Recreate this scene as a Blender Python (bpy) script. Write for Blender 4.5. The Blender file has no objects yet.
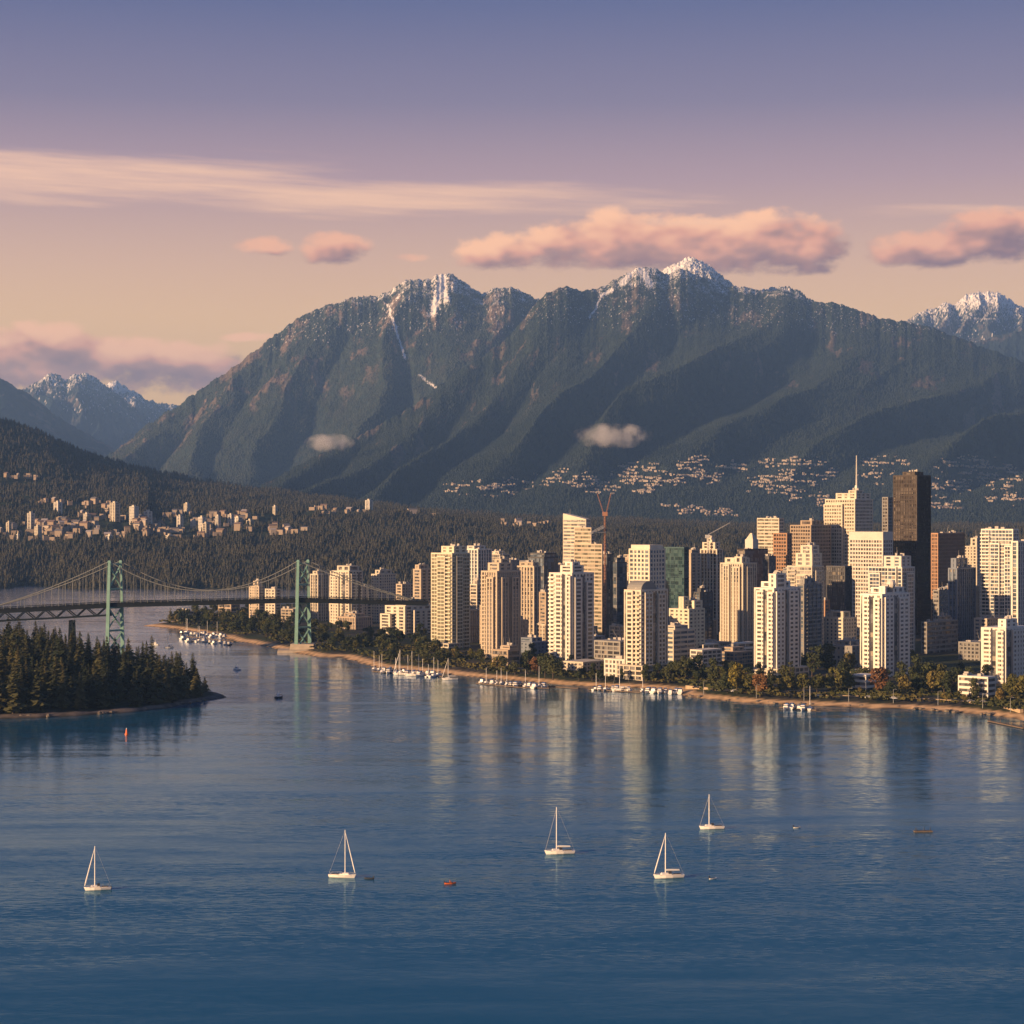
import bpy, math, random
import numpy as np
from mathutils import Vector
random.seed(7); RNG = np.random.default_rng(11)
scene = bpy.context.scene
COL = scene.collection
R = math.radians
F = 2000.0            # focal length in pixels of the 1024 frame
CZ = 115.0            # height of the viewpoint above the water

# ------------------------------------------------------------------ camera, sky, sun, exposure
cam_d = bpy.data.cameras.new('camera'); cam = bpy.data.objects.new('camera', cam_d); COL.objects.link(cam)
cam.location = (0, 0, CZ); cam.rotation_euler = (R(90), 0, 0)
cam_d.sensor_width = 36; cam_d.lens = 36 * F / 1024; cam_d.clip_start = 1; cam_d.clip_end = 80000
scene.camera = cam
scene.view_settings.view_transform = 'Standard'; scene.view_settings.look = 'None'
scene.view_settings.gamma = 1; scene.view_settings.exposure = 0.92
scene.cycles.volume_bounces = 0; scene.cycles.max_bounces = 6; scene.cycles.use_denoising = True
scene.cycles.diffuse_bounces = 2; scene.cycles.glossy_bounces = 3; scene.cycles.sample_clamp_indirect = 4

SUN_AZ, SUN_EL = 58.0, 11.7       # degrees left of straight behind the camera, height
SUN_DIR = Vector((-math.sin(R(SUN_AZ)) * math.cos(R(SUN_EL)), -math.cos(R(SUN_AZ)) * math.cos(R(SUN_EL)), math.sin(R(SUN_EL))))
sun_d = bpy.data.lights.new('sun', 'SUN'); sun = bpy.data.objects.new('sun', sun_d); COL.objects.link(sun)
sun_d.energy = 5.0; sun_d.angle = R(0.5); sun_d.color = (1.0, 0.63, 0.33)
sun.rotation_euler = SUN_DIR.to_track_quat('Z', 'Y').to_euler(); sun.location = (-600, -200, 400)

def lin(c):
    return tuple(((v / 255) / 12.92 if v / 255 <= 0.04045 else ((v / 255 + 0.055) / 1.055) ** 2.4) for v in c)

class NT:
    """tiny node-tree helper"""
    def __init__(s, tree): s.t = tree; s.n = tree.nodes; s.l = tree.links
    def new(s, typ, **kw):
        n = s.n.new(typ)
        for k, v in kw.items(): setattr(n, k, v)
        return n
    def put(s, sock, v):
        if hasattr(v, 'is_linked') or isinstance(v, bpy.types.NodeSocket): s.l.new(v, sock)
        else: sock.default_value = v
    def m(s, op, a, b=0.0, c=None, clamp=False):
        n = s.new('ShaderNodeMath', operation=op); n.use_clamp = clamp
        s.put(n.inputs[0], a); s.put(n.inputs[1], b)
        if c is not None: s.put(n.inputs[2], c)
        return n.outputs[0]
    def vm(s, op, a, b=(0, 0, 0), scale=None):
        n = s.new('ShaderNodeVectorMath', operation=op); s.put(n.inputs[0], a)
        if op != 'NORMALIZE' and op != 'SCALE': s.put(n.inputs[1], b)
        if scale is not None: s.put(n.inputs[3], scale)
        return n.outputs[0]
    def mix(s, f, a, b, blend='MIX'):
        n = s.new('ShaderNodeMix', data_type='RGBA', blend_type=blend)
        s.put(n.inputs[0], f)
        for k, v in ((6, a), (7, b)):
            if isinstance(v, tuple) and len(v) == 3: v = v + (1,)
            s.put(n.inputs[k], v)
        return n.outputs[2]
    def ss(s, v, lo, hi, a=0.0, b=1.0):
        n = s.new('ShaderNodeMapRange', interpolation_type='SMOOTHSTEP')
        s.put(n.inputs[0], v); n.inputs[1].default_value = lo; n.inputs[2].default_value = hi
        n.inputs[3].default_value = a; n.inputs[4].default_value = b
        return n.outputs[0]
    def noise(s, vec, scale, detail=3, rough=0.55, dist=0.0):
        n = s.new('ShaderNodeTexNoise'); s.put(n.inputs['Vector'], vec)
        n.inputs['Scale'].default_value = scale; n.inputs['Detail'].default_value = detail
        n.inputs['Roughness'].default_value = rough; n.inputs['Distortion'].default_value = dist
        return n
    def ramp(s, f, stops):
        n = s.new('ShaderNodeValToRGB'); s.put(n.inputs[0], f); e = n.color_ramp.elements
        while len(e) < len(stops): e.new(0.5)
        for k, (p, c) in enumerate(stops): e[k].position = p; e[k].color = tuple(c) + (1,)
        return n.outputs[0]
    def comb(s, x, y, z):
        n = s.new('ShaderNodeCombineXYZ')
        for k, v in enumerate((x, y, z)): s.put(n.inputs[k], v)
        return n.outputs[0]
    def sep(s, v):
        n = s.new('ShaderNodeSeparateXYZ'); s.put(n.inputs[0], v); return n.outputs

world = bpy.data.worlds.new('World'); scene.world = world; world.use_nodes = True
def build_sky():
    w = NT(world.node_tree); w.n.clear()
    out = w.new('ShaderNodeOutputWorld'); bg = w.new('ShaderNodeBackground'); w.l.new(bg.outputs[0], out.inputs[0])
    bg.inputs[1].default_value = 0.0565
    sky = w.new('ShaderNodeTexSky', sky_type='NISHITA'); sky.sun_disc = False
    sky.sun_elevation = R(SUN_EL); sky.sun_rotation = R(180 + SUN_AZ); sky.air_density = 1.3; sky.dust_density = 2.0
    tc = w.new('ShaderNodeTexCoord'); x, y, z = w.sep(tc.outputs['Generated'])
    hd = w.m('SQRT', w.m('ADD', w.m('MULTIPLY', x, x), w.m('MULTIPLY', y, y)))
    el = w.m('DIVIDE', z, hd)                                     # tangent of the elevation
    az = w.m('ARCTAN2', x, y)
    cal = lambda c, k: tuple(a * b for a, b in zip(lin(c), k))
    u = w.m('MULTIPLY', w.m('ADD', el, 0.02), 0.8, clamp=True)     # -0.02..1.23
    P = lambda t: (t + 0.02) * 0.8
    grad = w.ramp(u, [(0.0, cal((228, 176, 132), (1.5, 1.4, .9))), (P(0.06), cal((234, 186, 146), (1.55, 1.46, .92))), (P(0.095), cal((226, 180, 156), (1.52, 1.45, .92))),
                      (P(0.125), cal((206, 166, 166), (1.48, 1.38, .90))), (P(0.165), cal((172, 146, 168), (1.32, 1.17, .94))), (P(0.205), cal((136, 122, 162), (1.05, 1.03, .88))),
                      (P(0.255), cal((104, 100, 150), (.78, .93, .92))), (P(0.30), lin((70, 92, 148))), (P(0.36), lin((58, 92, 150))), (P(0.5), lin((54, 92, 150))), (P(1.2), lin((44, 84, 142)))])
    grad10 = w.vm('SCALE', grad, scale=10.0)
    base = w.mix(0.9, sky.outputs[0], grad10)
    # unseen sky right-behind the camera, made darker and bluer to deepen shaded facades
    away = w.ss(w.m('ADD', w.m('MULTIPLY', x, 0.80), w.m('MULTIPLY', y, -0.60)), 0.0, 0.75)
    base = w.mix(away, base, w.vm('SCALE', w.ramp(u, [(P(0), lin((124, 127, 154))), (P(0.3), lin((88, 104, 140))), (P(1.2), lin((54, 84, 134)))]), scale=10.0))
    # clouds by direction: heading and height (in thousandths of a radian about the frame's centre)
    px = w.m('MULTIPLY', az, F); py = w.m('MULTIPLY', el, F)
    def dens(px, py, det):
        wob = w.noise(w.comb(w.m('MULTIPLY', px, 0.022), w.m('MULTIPLY', py, 0.036), 3.7), 1.0, det, 0.6).outputs['Fac']
        wob = w.m('MULTIPLY', w.m('SUBTRACT', wob, 0.5), 3.0)
        best = None
        for cx, cy, rx, ry, top in CLOUDS:
            a = w.m('MULTIPLY', w.m('SUBTRACT', px, cx - 512), 1 / rx); b = w.m('MULTIPLY', w.m('SUBTRACT', py, 512 - cy), 1 / ry)
            e = w.m('SUBTRACT', top, w.m('ADD', w.m('MULTIPLY', a, a), w.m('MULTIPLY', b, b)))
            best = e if best is None else w.m('SMOOTH_MAX', best, e, 0.25)
        return w.m('ADD', best, wob)
    CLOUDS = [(264, 249, 32, 11, 0.95), (338, 249, 36, 16, 1.1), (412, 258, 24, 6, 0.7), (500, 253, 48, 20, 1.1), (560, 246, 56, 22, 1.15),
              (612, 240, 70, 29, 1.25), (700, 246, 100, 28, 1.2), (770, 246, 76, 29, 1.25), (828, 252, 34, 13, 1.0), (920, 254, 66, 19, 1.2),
              (985, 244, 56, 26, 1.25), (1050, 246, 66, 24, 1.2), (24, 364, 96, 30, 1.25), (56, 352, 58, 23, 1.35), (118, 360, 62, 24, 1.2), (178, 370, 84, 26, 1.15),
              (250, 339, 32, 6, 0.8), (800, 272, 50, 9, 0.7)]
    d0 = dens(px, py, 7); dl = dens(px, py, 2.0)
    d1 = dens(w.m('SUBTRACT', px, 12.0), w.m('ADD', py, 19.0), 2.0)
    mask = w.m('MULTIPLY', w.ss(d0, -0.12, 0.8), 0.95)
    lit = w.ss(w.m('SUBTRACT', dl, d1), -1.35, 2.0)  # cloud light and shade painted into the colour: upper left edges paler
    lit = w.m('SUBTRACT', lit, w.m('MULTIPLY', w.ss(px, 240.0, 420.0), 0.24), clamp=True)
    lit = w.m('SUBTRACT', lit, w.m('MULTIPLY', w.m('MULTIPLY', w.ss(py, 190.0, 215.0), w.ss(px, -60.0, -110.0)), 0.2), clamp=True)
    cc = w.ramp(lit, [(0.0, cal((136, 106, 118), (1.2, 1.12, 1.))), (0.36, cal((178, 136, 132), (1.3, 1.18, 1))), (0.62, cal((218, 162, 144), (1.38, 1.2, 1.0))), (1.0, cal((246, 194, 164), (1.45, 1.28, 1.0)))])
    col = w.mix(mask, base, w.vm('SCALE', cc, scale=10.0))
    # thin stratus streaks
    sn = w.noise(w.comb(w.m('MULTIPLY', px, 0.0035), w.m('MULTIPLY', w.m('ADD', py, w.m('MULTIPLY', px, 0.035)), 0.055), 9.1), 1.0, 6, 0.6).outputs['Fac']
    best = None
    for cx, cy, rx, ry, top in [(90, 184, 330, 27, 1.2), (380, 197, 260, 23, 1.1), (610, 205, 200, 15, 0.55), (930, 216, 160, 10, 0.3), (1060, 12, 90, 6, 0.3), (700, 222, 150, 16, 0.5)]:
        a = w.m('MULTIPLY', w.m('SUBTRACT', px, cx - 512), 1 / rx); b = w.m('MULTIPLY', w.m('SUBTRACT', py, 512 - cy), 1 / ry)
        e = w.m('SUBTRACT', top, w.m('ADD', w.m('MULTIPLY', a, a), w.m('MULTIPLY', b, b)))
        best = e if best is None else w.m('SMOOTH_MAX', best, e, 0.3)
    sm = w.m('MULTIPLY', w.ss(w.m('ADD', best, w.m('MULTIPLY', w.m('SUBTRACT', sn, 0.5), 3.4)), -0.1, 1.5), 0.85)
    col = w.mix(sm, col, w.vm('SCALE', w.ramp(el, [(0.1, cal((236, 188, 166), (1.45, 1.38, 1.05))), (0.19, cal((228, 186, 172), (1.4, 1.32, 1.05)))]), scale=10.0))
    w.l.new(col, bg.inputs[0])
build_sky()

# ------------------------------------------------------------------ materials
MATS = {}
def mat(name, col, rough=0.8, metal=0.0, spec=0.3, var=0.0, vscale=0.1, objvar=0.0, col2=None):
    if name in MATS: return MATS[name]
    m = bpy.data.materials.new(name); m.use_nodes = True; t = NT(m.node_tree)
    b = t.n['Principled BSDF']; b.inputs['Roughness'].default_value = rough; b.inputs['Metallic'].default_value = metal
    b.inputs['Specular IOR Level'].default_value = spec
    c = tuple(col)
    if var or objvar or col2:
        sock = c + (1,)
        if col2 or var:
            g = t.new('ShaderNodeNewGeometry'); n = t.noise(g.outputs['Position'], vscale, 4, 0.6)
            f = t.ss(n.outputs['Fac'], 0.3, 0.7)
            a = col2 if col2 else tuple(v * (1 - var) for v in c)
            sock = t.mix(f, tuple(a), c)
        if objvar:
            oi = t.new('ShaderNodeObjectInfo')
            sock = t.mix(1.0, sock, t.ramp(oi.outputs['Random'], [(0, (1 - objvar,) * 3), (1, (1, 1, 1))]), 'MULTIPLY')
        t.put(b.inputs['Base Color'], sock)
    else:
        b.inputs['Base Color'].default_value = c + (1,)
    MATS[name] = m; return m

def foliage(name, c1, c2, c3=None, scale=0.03):
    m = bpy.data.materials.new(name); m.use_nodes = True; t = NT(m.node_tree); b = t.n['Principled BSDF']
    b.inputs['Roughness'].default_value = 0.85; b.inputs['Specular IOR Level'].default_value = 0.15
    g = t.new('ShaderNodeNewGeometry'); oi = t.new('ShaderNodeObjectInfo')
    n = t.noise(g.outputs['Position'], scale, 3, 0.6).outputs['Fac']
    f = t.m('ADD', t.m('MULTIPLY', t.m('SUBTRACT', n, 0.5), 1.6), oi.outputs['Random'])
    col = t.ramp(f, [(0.0, c1), (0.55, c2), (1.0, c3 or c2)])
    ri = t.noise(g.outputs['Position'], 1.3, 1).outputs['Fac']
    col = t.mix(0.5, col, t.ramp(ri, [(0.3, (0.55,) * 3), (0.7, (1.4,) * 3)]), 'MULTIPLY')
    t.put(b.inputs['Base Color'], col)
    MATS[name] = m; return m

def terrain_mat(name, forest1, forest2, rock1, rock2, snow, nscale):
    m = bpy.data.materials.new(name); m.use_nodes = True; t = NT(m.node_tree); b = t.n['Principled BSDF']
    b.inputs['Roughness'].default_value = 0.95; b.inputs['Specular IOR Level'].default_value = 0.05
    g = t.new('ShaderNodeNewGeometry'); p = g.outputs['Position']
    n = t.noise(p, nscale, 5, 0.65).outputs['Fac']
    c = t.mix(t.ss(n, 0.35, 0.65), forest1, forest2)
    a = t.new('ShaderNodeAttribute'); a.attribute_name = 'rock'
    r = t.mix(t.ss(t.noise(p, nscale * 2.2, 4, 0.7).outputs['Fac'], 0.35, 0.65), rock1, rock2)
    c = t.mix(a.outputs['Fac'], c, r)
    a2 = t.new('ShaderNodeAttribute'); a2.attribute_name = 'snow'
    c = t.mix(a2.outputs['Fac'], c, snow)
    t.put(b.inputs['Base Color'], c); MATS[name] = m; return m

# ------------------------------------------------------------------ mesh helpers
class MB:
    def __init__(s): s.v = []; s.f = []
    def box(s, cx, cy, z0, w, l, h, rot=0.0, taper=1.0):
        n = len(s.v); c, q = math.cos(rot), math.sin(rot)
        for k, zz in ((1.0, z0), (taper, z0 + h)):
            for dx, dy in ((-.5, -.5), (.5, -.5), (.5, .5), (-.5, .5)):
                x, y = dx * w * k, dy * l * k
                s.v.append((cx + x * c - y * q, cy + x * q + y * c, zz))
        s.f += [(n + 3, n + 2, n + 1, n), (n + 4, n + 5, n + 6, n + 7), (n, n + 1, n + 5, n + 4), (n + 1, n + 2, n + 6, n + 5), (n + 2, n + 3, n + 7, n + 6), (n + 3, n, n + 4, n + 7)]
        return s
    def bar(s, p, q, r, r2=None, sides=5):
        p, q = Vector(p), Vector(q); r2 = r if r2 is None else r2
        d = (q - p).normalized(); a = d.orthogonal().normalized(); b = d.cross(a); n = len(s.v)
        for o, rr in ((p, r), (q, r2)):
            for k in range(sides):
                an = 2 * math.pi * k / sides
                s.v.append(tuple(o + a * (rr * math.cos(an)) + b * (rr * math.sin(an))))
        for k in range(sides):
            j = (k + 1) % sides; s.f.append((n + k, n + j, n + sides + j, n + sides + k))
        s.f.append(tuple(n + k for k in reversed(range(sides)))); s.f.append(tuple(n + sides + k for k in range(sides)))
        return s
    def path(s, pts, r, sides=5):
        for a, b in zip(pts[:-1], pts[1:]): s.bar(a, b, r, r, sides)
        return s
    def prism(s, pts, z0, z1):
        n = len(s.v); k = len(pts)
        s.v += [(x, y, z0) for x, y in pts] + [(x, y, z1) for x, y in pts]
        s.f.append(tuple(reversed(range(n, n + k)))); s.f.append(tuple(range(n + k, n + 2 * k)))
        for i in range(k):
            j = (i + 1) % k; s.f.append((n + i, n + j, n + k + j, n + k + i))
        return s
    def loft(s, rings):
        n = len(s.v); k = len(rings[0])
        for r in rings: s.v += [tuple(p) for p in r]
        for i in range(len(rings) - 1):
            for j in range(k):
                q = (j + 1) % k; s.f.append((n + i * k + j, n + i * k + q, n + (i + 1) * k + q, n + (i + 1) * k + j))
        s.f.append(tuple(reversed(range(n, n + k)))); s.f.append(tuple(n + (len(rings) - 1) * k + j for j in range(k)))
        return s
    def blob(s, c, rx, ry, rz, seg=8, rings=5):
        rr = []
        for i in range(1, rings):
            a = -math.pi / 2 + math.pi * i / rings
            rr.append([(c[0] + rx * math.cos(a) * math.cos(2 * math.pi * j / seg), c[1] + ry * math.cos(a) * math.sin(2 * math.pi * j / seg), c[2] + rz * math.sin(a)) for j in range(seg)])
        return s.loft(rr)
    def mesh(s, name, m):
        me = bpy.data.meshes.new(name); me.from_pydata(s.v, [], s.f); me.materials.append(m); return me
    def build(s, name, m, parent=None, loc=None):
        o = bpy.data.objects.new(name, s.mesh(name, m)); COL.objects.link(o)
        if parent: o.parent = parent
        if loc: o.location = loc
        return o

def np_mesh(name, V, Fc, m, attrs=None, smooth=True):
    """V (n,3), Fc (k,3 or 4) numpy arrays -> mesh"""
    me = bpy.data.meshes.new(name); k = Fc.shape[1]
    me.vertices.add(len(V)); me.vertices.foreach_set('co', V.astype(np.float32).ravel())
    me.loops.add(Fc.size); me.loops.foreach_set('vertex_index', Fc.astype(np.int32).ravel())
    me.polygons.add(len(Fc)); me.polygons.foreach_set('loop_start', np.arange(0, Fc.size, k, dtype=np.int32))
    if smooth: me.polygons.foreach_set('use_smooth', np.ones(len(Fc), dtype=bool))
    me.update(calc_edges=True); me.materials.append(m)
    for an, av in (attrs or {}).items():
        a = me.attributes.new(an, 'FLOAT', 'POINT'); a.data.foreach_set('value', av.astype(np.float32).ravel())
    return me
def link(name, me, parent=None):
    o = bpy.data.objects.new(name, me); COL.objects.link(o)
    if parent: o.parent = parent
    return o
def tag(o, label, cat, group=None, kind=None):
    o['label'] = label; o['category'] = cat
    if group: o['group'] = group
    if kind: o['kind'] = kind
    return o
def struct(o): o['kind'] = 'structure'; return o
def empty(name, loc, rz=0.0):
    o = bpy.data.objects.new(name, None); COL.objects.link(o); o.location = loc; o.rotation_euler = (0, 0, rz); o.empty_display_size = 1; return o
def copy_tree(o, parent=None):
    c = o.copy(); COL.objects.link(c); c.parent = parent
    for ch in o.children: copy_tree(ch, c)
    return c
def gx(u, d): return (u - 512) / F * d
def dw(y, z=0.0): return (CZ - z) * F / (y - 512)          # distance of a point of height z seen at row y
def zy(y, d): return CZ + (512 - y) / F * d                # height seen at row y, distance d

_perm = RNG.permutation(4096); _gr = RNG.uniform(0, 2 * np.pi, 4096); _gx, _gy = np.cos(_gr), np.sin(_gr)
def perlin(x, y, seed=0):
    x = np.asarray(x, float) + seed * 17.31; y = np.asarray(y, float) + seed * 9.77
    x, y = np.broadcast_arrays(x, y)
    xi = np.floor(x).astype(int); yi = np.floor(y).astype(int); xf = x - xi; yf = y - yi
    s = lambda t: t * t * t * (t * (t * 6 - 15) + 10)
    def g(ix, iy, dx, dy):
        h = _perm[(_perm[ix & 4095] + iy) & 4095]; return _gx[h] * dx + _gy[h] * dy
    u, v = s(xf), s(yf)
    a = g(xi, yi, xf, yf); b = g(xi + 1, yi, xf - 1, yf); c = g(xi, yi + 1, xf, yf - 1); d = g(xi + 1, yi + 1, xf - 1, yf - 1)
    return (a + u * (b - a)) * (1 - v) + (c + u * (d - c)) * v
def fbm(x, y, o=4, seed=0, g=0.5):
    r = 0; a = 1.0
    for k in range(o): r = r + a * perlin(x, y, seed + k); x = x * 2.03; y = y * 2.03; a *= g
    return r
def ridged(x, y, o=4, seed=0, g=0.5):
    r = 0; a = 1.0; tot = 0
    for k in range(o): r = r + a * (1 - np.abs(perlin(x, y, seed + k)) * 2); tot += a; x = x * 2.07; y = y * 2.07; a *= g
    return r / tot
def grid_faces(nr, nc):
    i = np.arange(nr * nc).reshape(nr, nc)
    return np.stack([i[:-1, :-1], i[:-1, 1:], i[1:, 1:], i[1:, :-1]], -1).reshape(-1, 4)
def sstep(x, a, b):
    t = np.clip((x - a) / (b - a), 0, 1); return t * t * (3 - 2 * t)

class Terrain:
    """height grid over heading u (pixels) and distance d"""
    def __init__(s, U, D, Z): s.U, s.D, s.Z = U, D, Z        # D (rows, cols) distances, Z heights
        
    def locate(s, u, y):
        c = int(np.clip(round((u - s.U[0]) / (s.U[1] - s.U[0])), 0, len(s.U) - 1))
        ys = 512 - (s.Z[:, c] - CZ) * F / s.D[:, c]
        k = np.nonzero(ys <= y)[0]
        if len(k) == 0: return None
        k = k[0]; d = s.D[k, c]; return gx(u, d), d, s.Z[k, c]
    def verts(s): return np.stack([(s.U[None, :] - 512) / F * s.D, s.D, s.Z], -1).reshape(-1, 3)

def merged_trees(name, P, H, Rr, m, tiers=3, sides=6, seed=1):
    """many small conifers as one mesh: P (n,3) feet, H heights, Rr radii"""
    rg = np.random.default_rng(seed); n = len(P); vs = []; fs = []; off = 0
    for t in range(tiers):
        z0 = 0.05 + 0.8 * t / tiers; z1 = min(1.0, z0 + 1.25 / tiers) if t < tiers - 1 else 1.0
        rr = (1 - t / tiers) ** 0.9
        an = rg.uniform(0, 6.28, (n, 1)) + np.arange(sides) * 2 * np.pi / sides
        rad = Rr[:, None] * rr * rg.uniform(0.6, 1.15, (n, sides))
        ring = np.stack([P[:, None, 0] + rad * np.cos(an), P[:, None, 1] + rad * np.sin(an), P[:, None, 2] + H[:, None] * (z0 + rg.uniform(-0.06, 0.06, (n, sides)))], -1)
        top = np.stack([P[:, 0] + Rr * rg.uniform(-.1, .1, n), P[:, 1], P[:, 2] + H * z1], -1)[:, None]
        v = np.concatenate([ring, top], 1); vs.append(v.reshape(-1, 3))
        b = off + np.arange(n)[:, None] * (sides + 1)
        k = np.arange(sides); fs.append(np.stack([b + k, b + (k + 1) % sides, b + sides + 0 * k], -1).reshape(-1, 3)); off += n * (sides + 1)
    return np_mesh(name, np.concatenate(vs), np.concatenate(fs), m, smooth=False)

# ------------------------------------------------------------------ setting: water, haze, mountains, hills
def build_water():
    m = bpy.data.materials.new('water'); m.use_nodes = True; t = NT(m.node_tree); t.n.clear()
    out = t.new('ShaderNodeOutputMaterial'); mx = t.new('ShaderNodeMixShader'); df = t.new('ShaderNodeBsdfDiffuse'); gl = t.new('ShaderNodeBsdfGlossy'); fr = t.new('ShaderNodeFresnel')
    df.inputs['Color'].default_value = WATER + (1,); gl.inputs['Color'].default_value = (0.74, 0.88, 1.0, 1); gl.inputs['Roughness'].default_value = 0.13
    fr.inputs['IOR'].default_value = 1.33
    g = t.new('ShaderNodeNewGeometry'); p = g.outputs['Position']
    def nz(sx, sy, det, r=0.55, dist=0.3, off=0.0):
        return t.vm('SUBTRACT', t.noise(t.vm('ADD', t.vm('MULTIPLY', p, (sx, sy, 1)), (off, off, off)), 1.0, det, r, dist).outputs['Color'], (0.5, 0.5, 0.5))
    calm = t.ss(t.noise(t.vm('MULTIPLY', p, (0.0032, 0.012, 1)), 1.0, 5, 0.55, 0.8).outputs['Fac'], 0.36, 0.66, 0.35, 1.25)
    a = t.vm('SCALE', nz(0.13, 0.52, 3), scale=0.075)          # wavelets a few metres long
    c = t.vm('SCALE', nz(0.30, 1.3, 2), scale=0.20)            # fine ripple
    e = t.vm('SCALE', nz(0.010, 0.055, 4, 0.6, 0.6, 7.0), scale=0.12)    # long low swell and wakes
    s = t.vm('ADD', t.vm('SCALE', t.vm('ADD', a, c), scale=calm), e)
    sx, sy, _ = t.sep(s)
    nrm = t.vm('NORMALIZE', t.comb(t.m('MULTIPLY', sx, 0.55), sy, 1.0))
    for n in (gl, fr): t.l.new(nrm, n.inputs['Normal'])
    t.put(gl.inputs['Color'], t.mix(t.ss(fr.outputs[0], 0.30, 0.75), (0.52, 0.80, 1.0), (0.86, 0.90, 0.96)))
    t.put(mx.inputs[0], t.m('MULTIPLY', fr.outputs[0], t.m('ADD', 0.40, t.m('MULTIPLY', fr.outputs[0], 1.3)))); t.l.new(df.outputs[0], mx.inputs[1]); t.l.new(gl.outputs[0], mx.inputs[2]); t.l.new(mx.outputs[0], out.inputs[0])
    V = np.array([(-6500, -250, 0), (6500, -250, 0), (6500, 3600, 0), (-6500, 3600, 0)], float)
    struct(link('water', np_mesh('water', V, np.array([[0, 1, 2, 3]]), m, smooth=False)))
WATER = (0.012, 0.090, 0.164)
build_water()

def build_haze():
    m = bpy.data.materials.new('haze'); m.use_nodes = True; t = NT(m.node_tree); t.n.clear()
    o = t.new('ShaderNodeOutputMaterial'); v = t.new('ShaderNodeVolumePrincipled'); t.l.new(v.outputs[0], o.inputs['Volume'])
    v.inputs['Color'].default_value = (0.26, 0.50, 1.0, 1); v.inputs['Density'].default_value = HAZE; v.inputs['Anisotropy'].default_value = 0.0
    h = MB().box(0, 11800, -8, 17000, 25000, 1850).build('haze', m); h['kind'] = 'stuff'
    h['label'] = 'thin bluish air that fades the far mountains'; h['category'] = 'haze'
HAZE = 3.8e-5
build_haze()

FOREST_ROCK = terrain_mat('forested_slope', (0.025, 0.040, 0.035), (0.044, 0.060, 0.046), (0.11, 0.085, 0.068), (0.24, 0.17, 0.125), (0.88, 0.84, 0.80), 0.012)
FOREST_FLOOR = terrain_mat('forest_floor', (0.022, 0.034, 0.024), (0.040, 0.054, 0.034), (0.16, 0.12, 0.085), (0.3, 0.24, 0.17), (0.3, 0.26, 0.2), 0.02)
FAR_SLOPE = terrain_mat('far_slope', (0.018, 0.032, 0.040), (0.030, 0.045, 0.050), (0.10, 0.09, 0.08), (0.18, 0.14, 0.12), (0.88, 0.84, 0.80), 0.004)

def interp(pts):
    a = np.array(pts, float); return lambda u: np.interp(u, a[:, 0], a[:, 1])
def smooth1(v, k):
    w = np.hanning(k + 2)[1:-1]; w /= w.sum(); return np.convolve(np.pad(v, (k // 2, k - 1 - k // 2), mode='edge'), w, 'valid')

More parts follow.
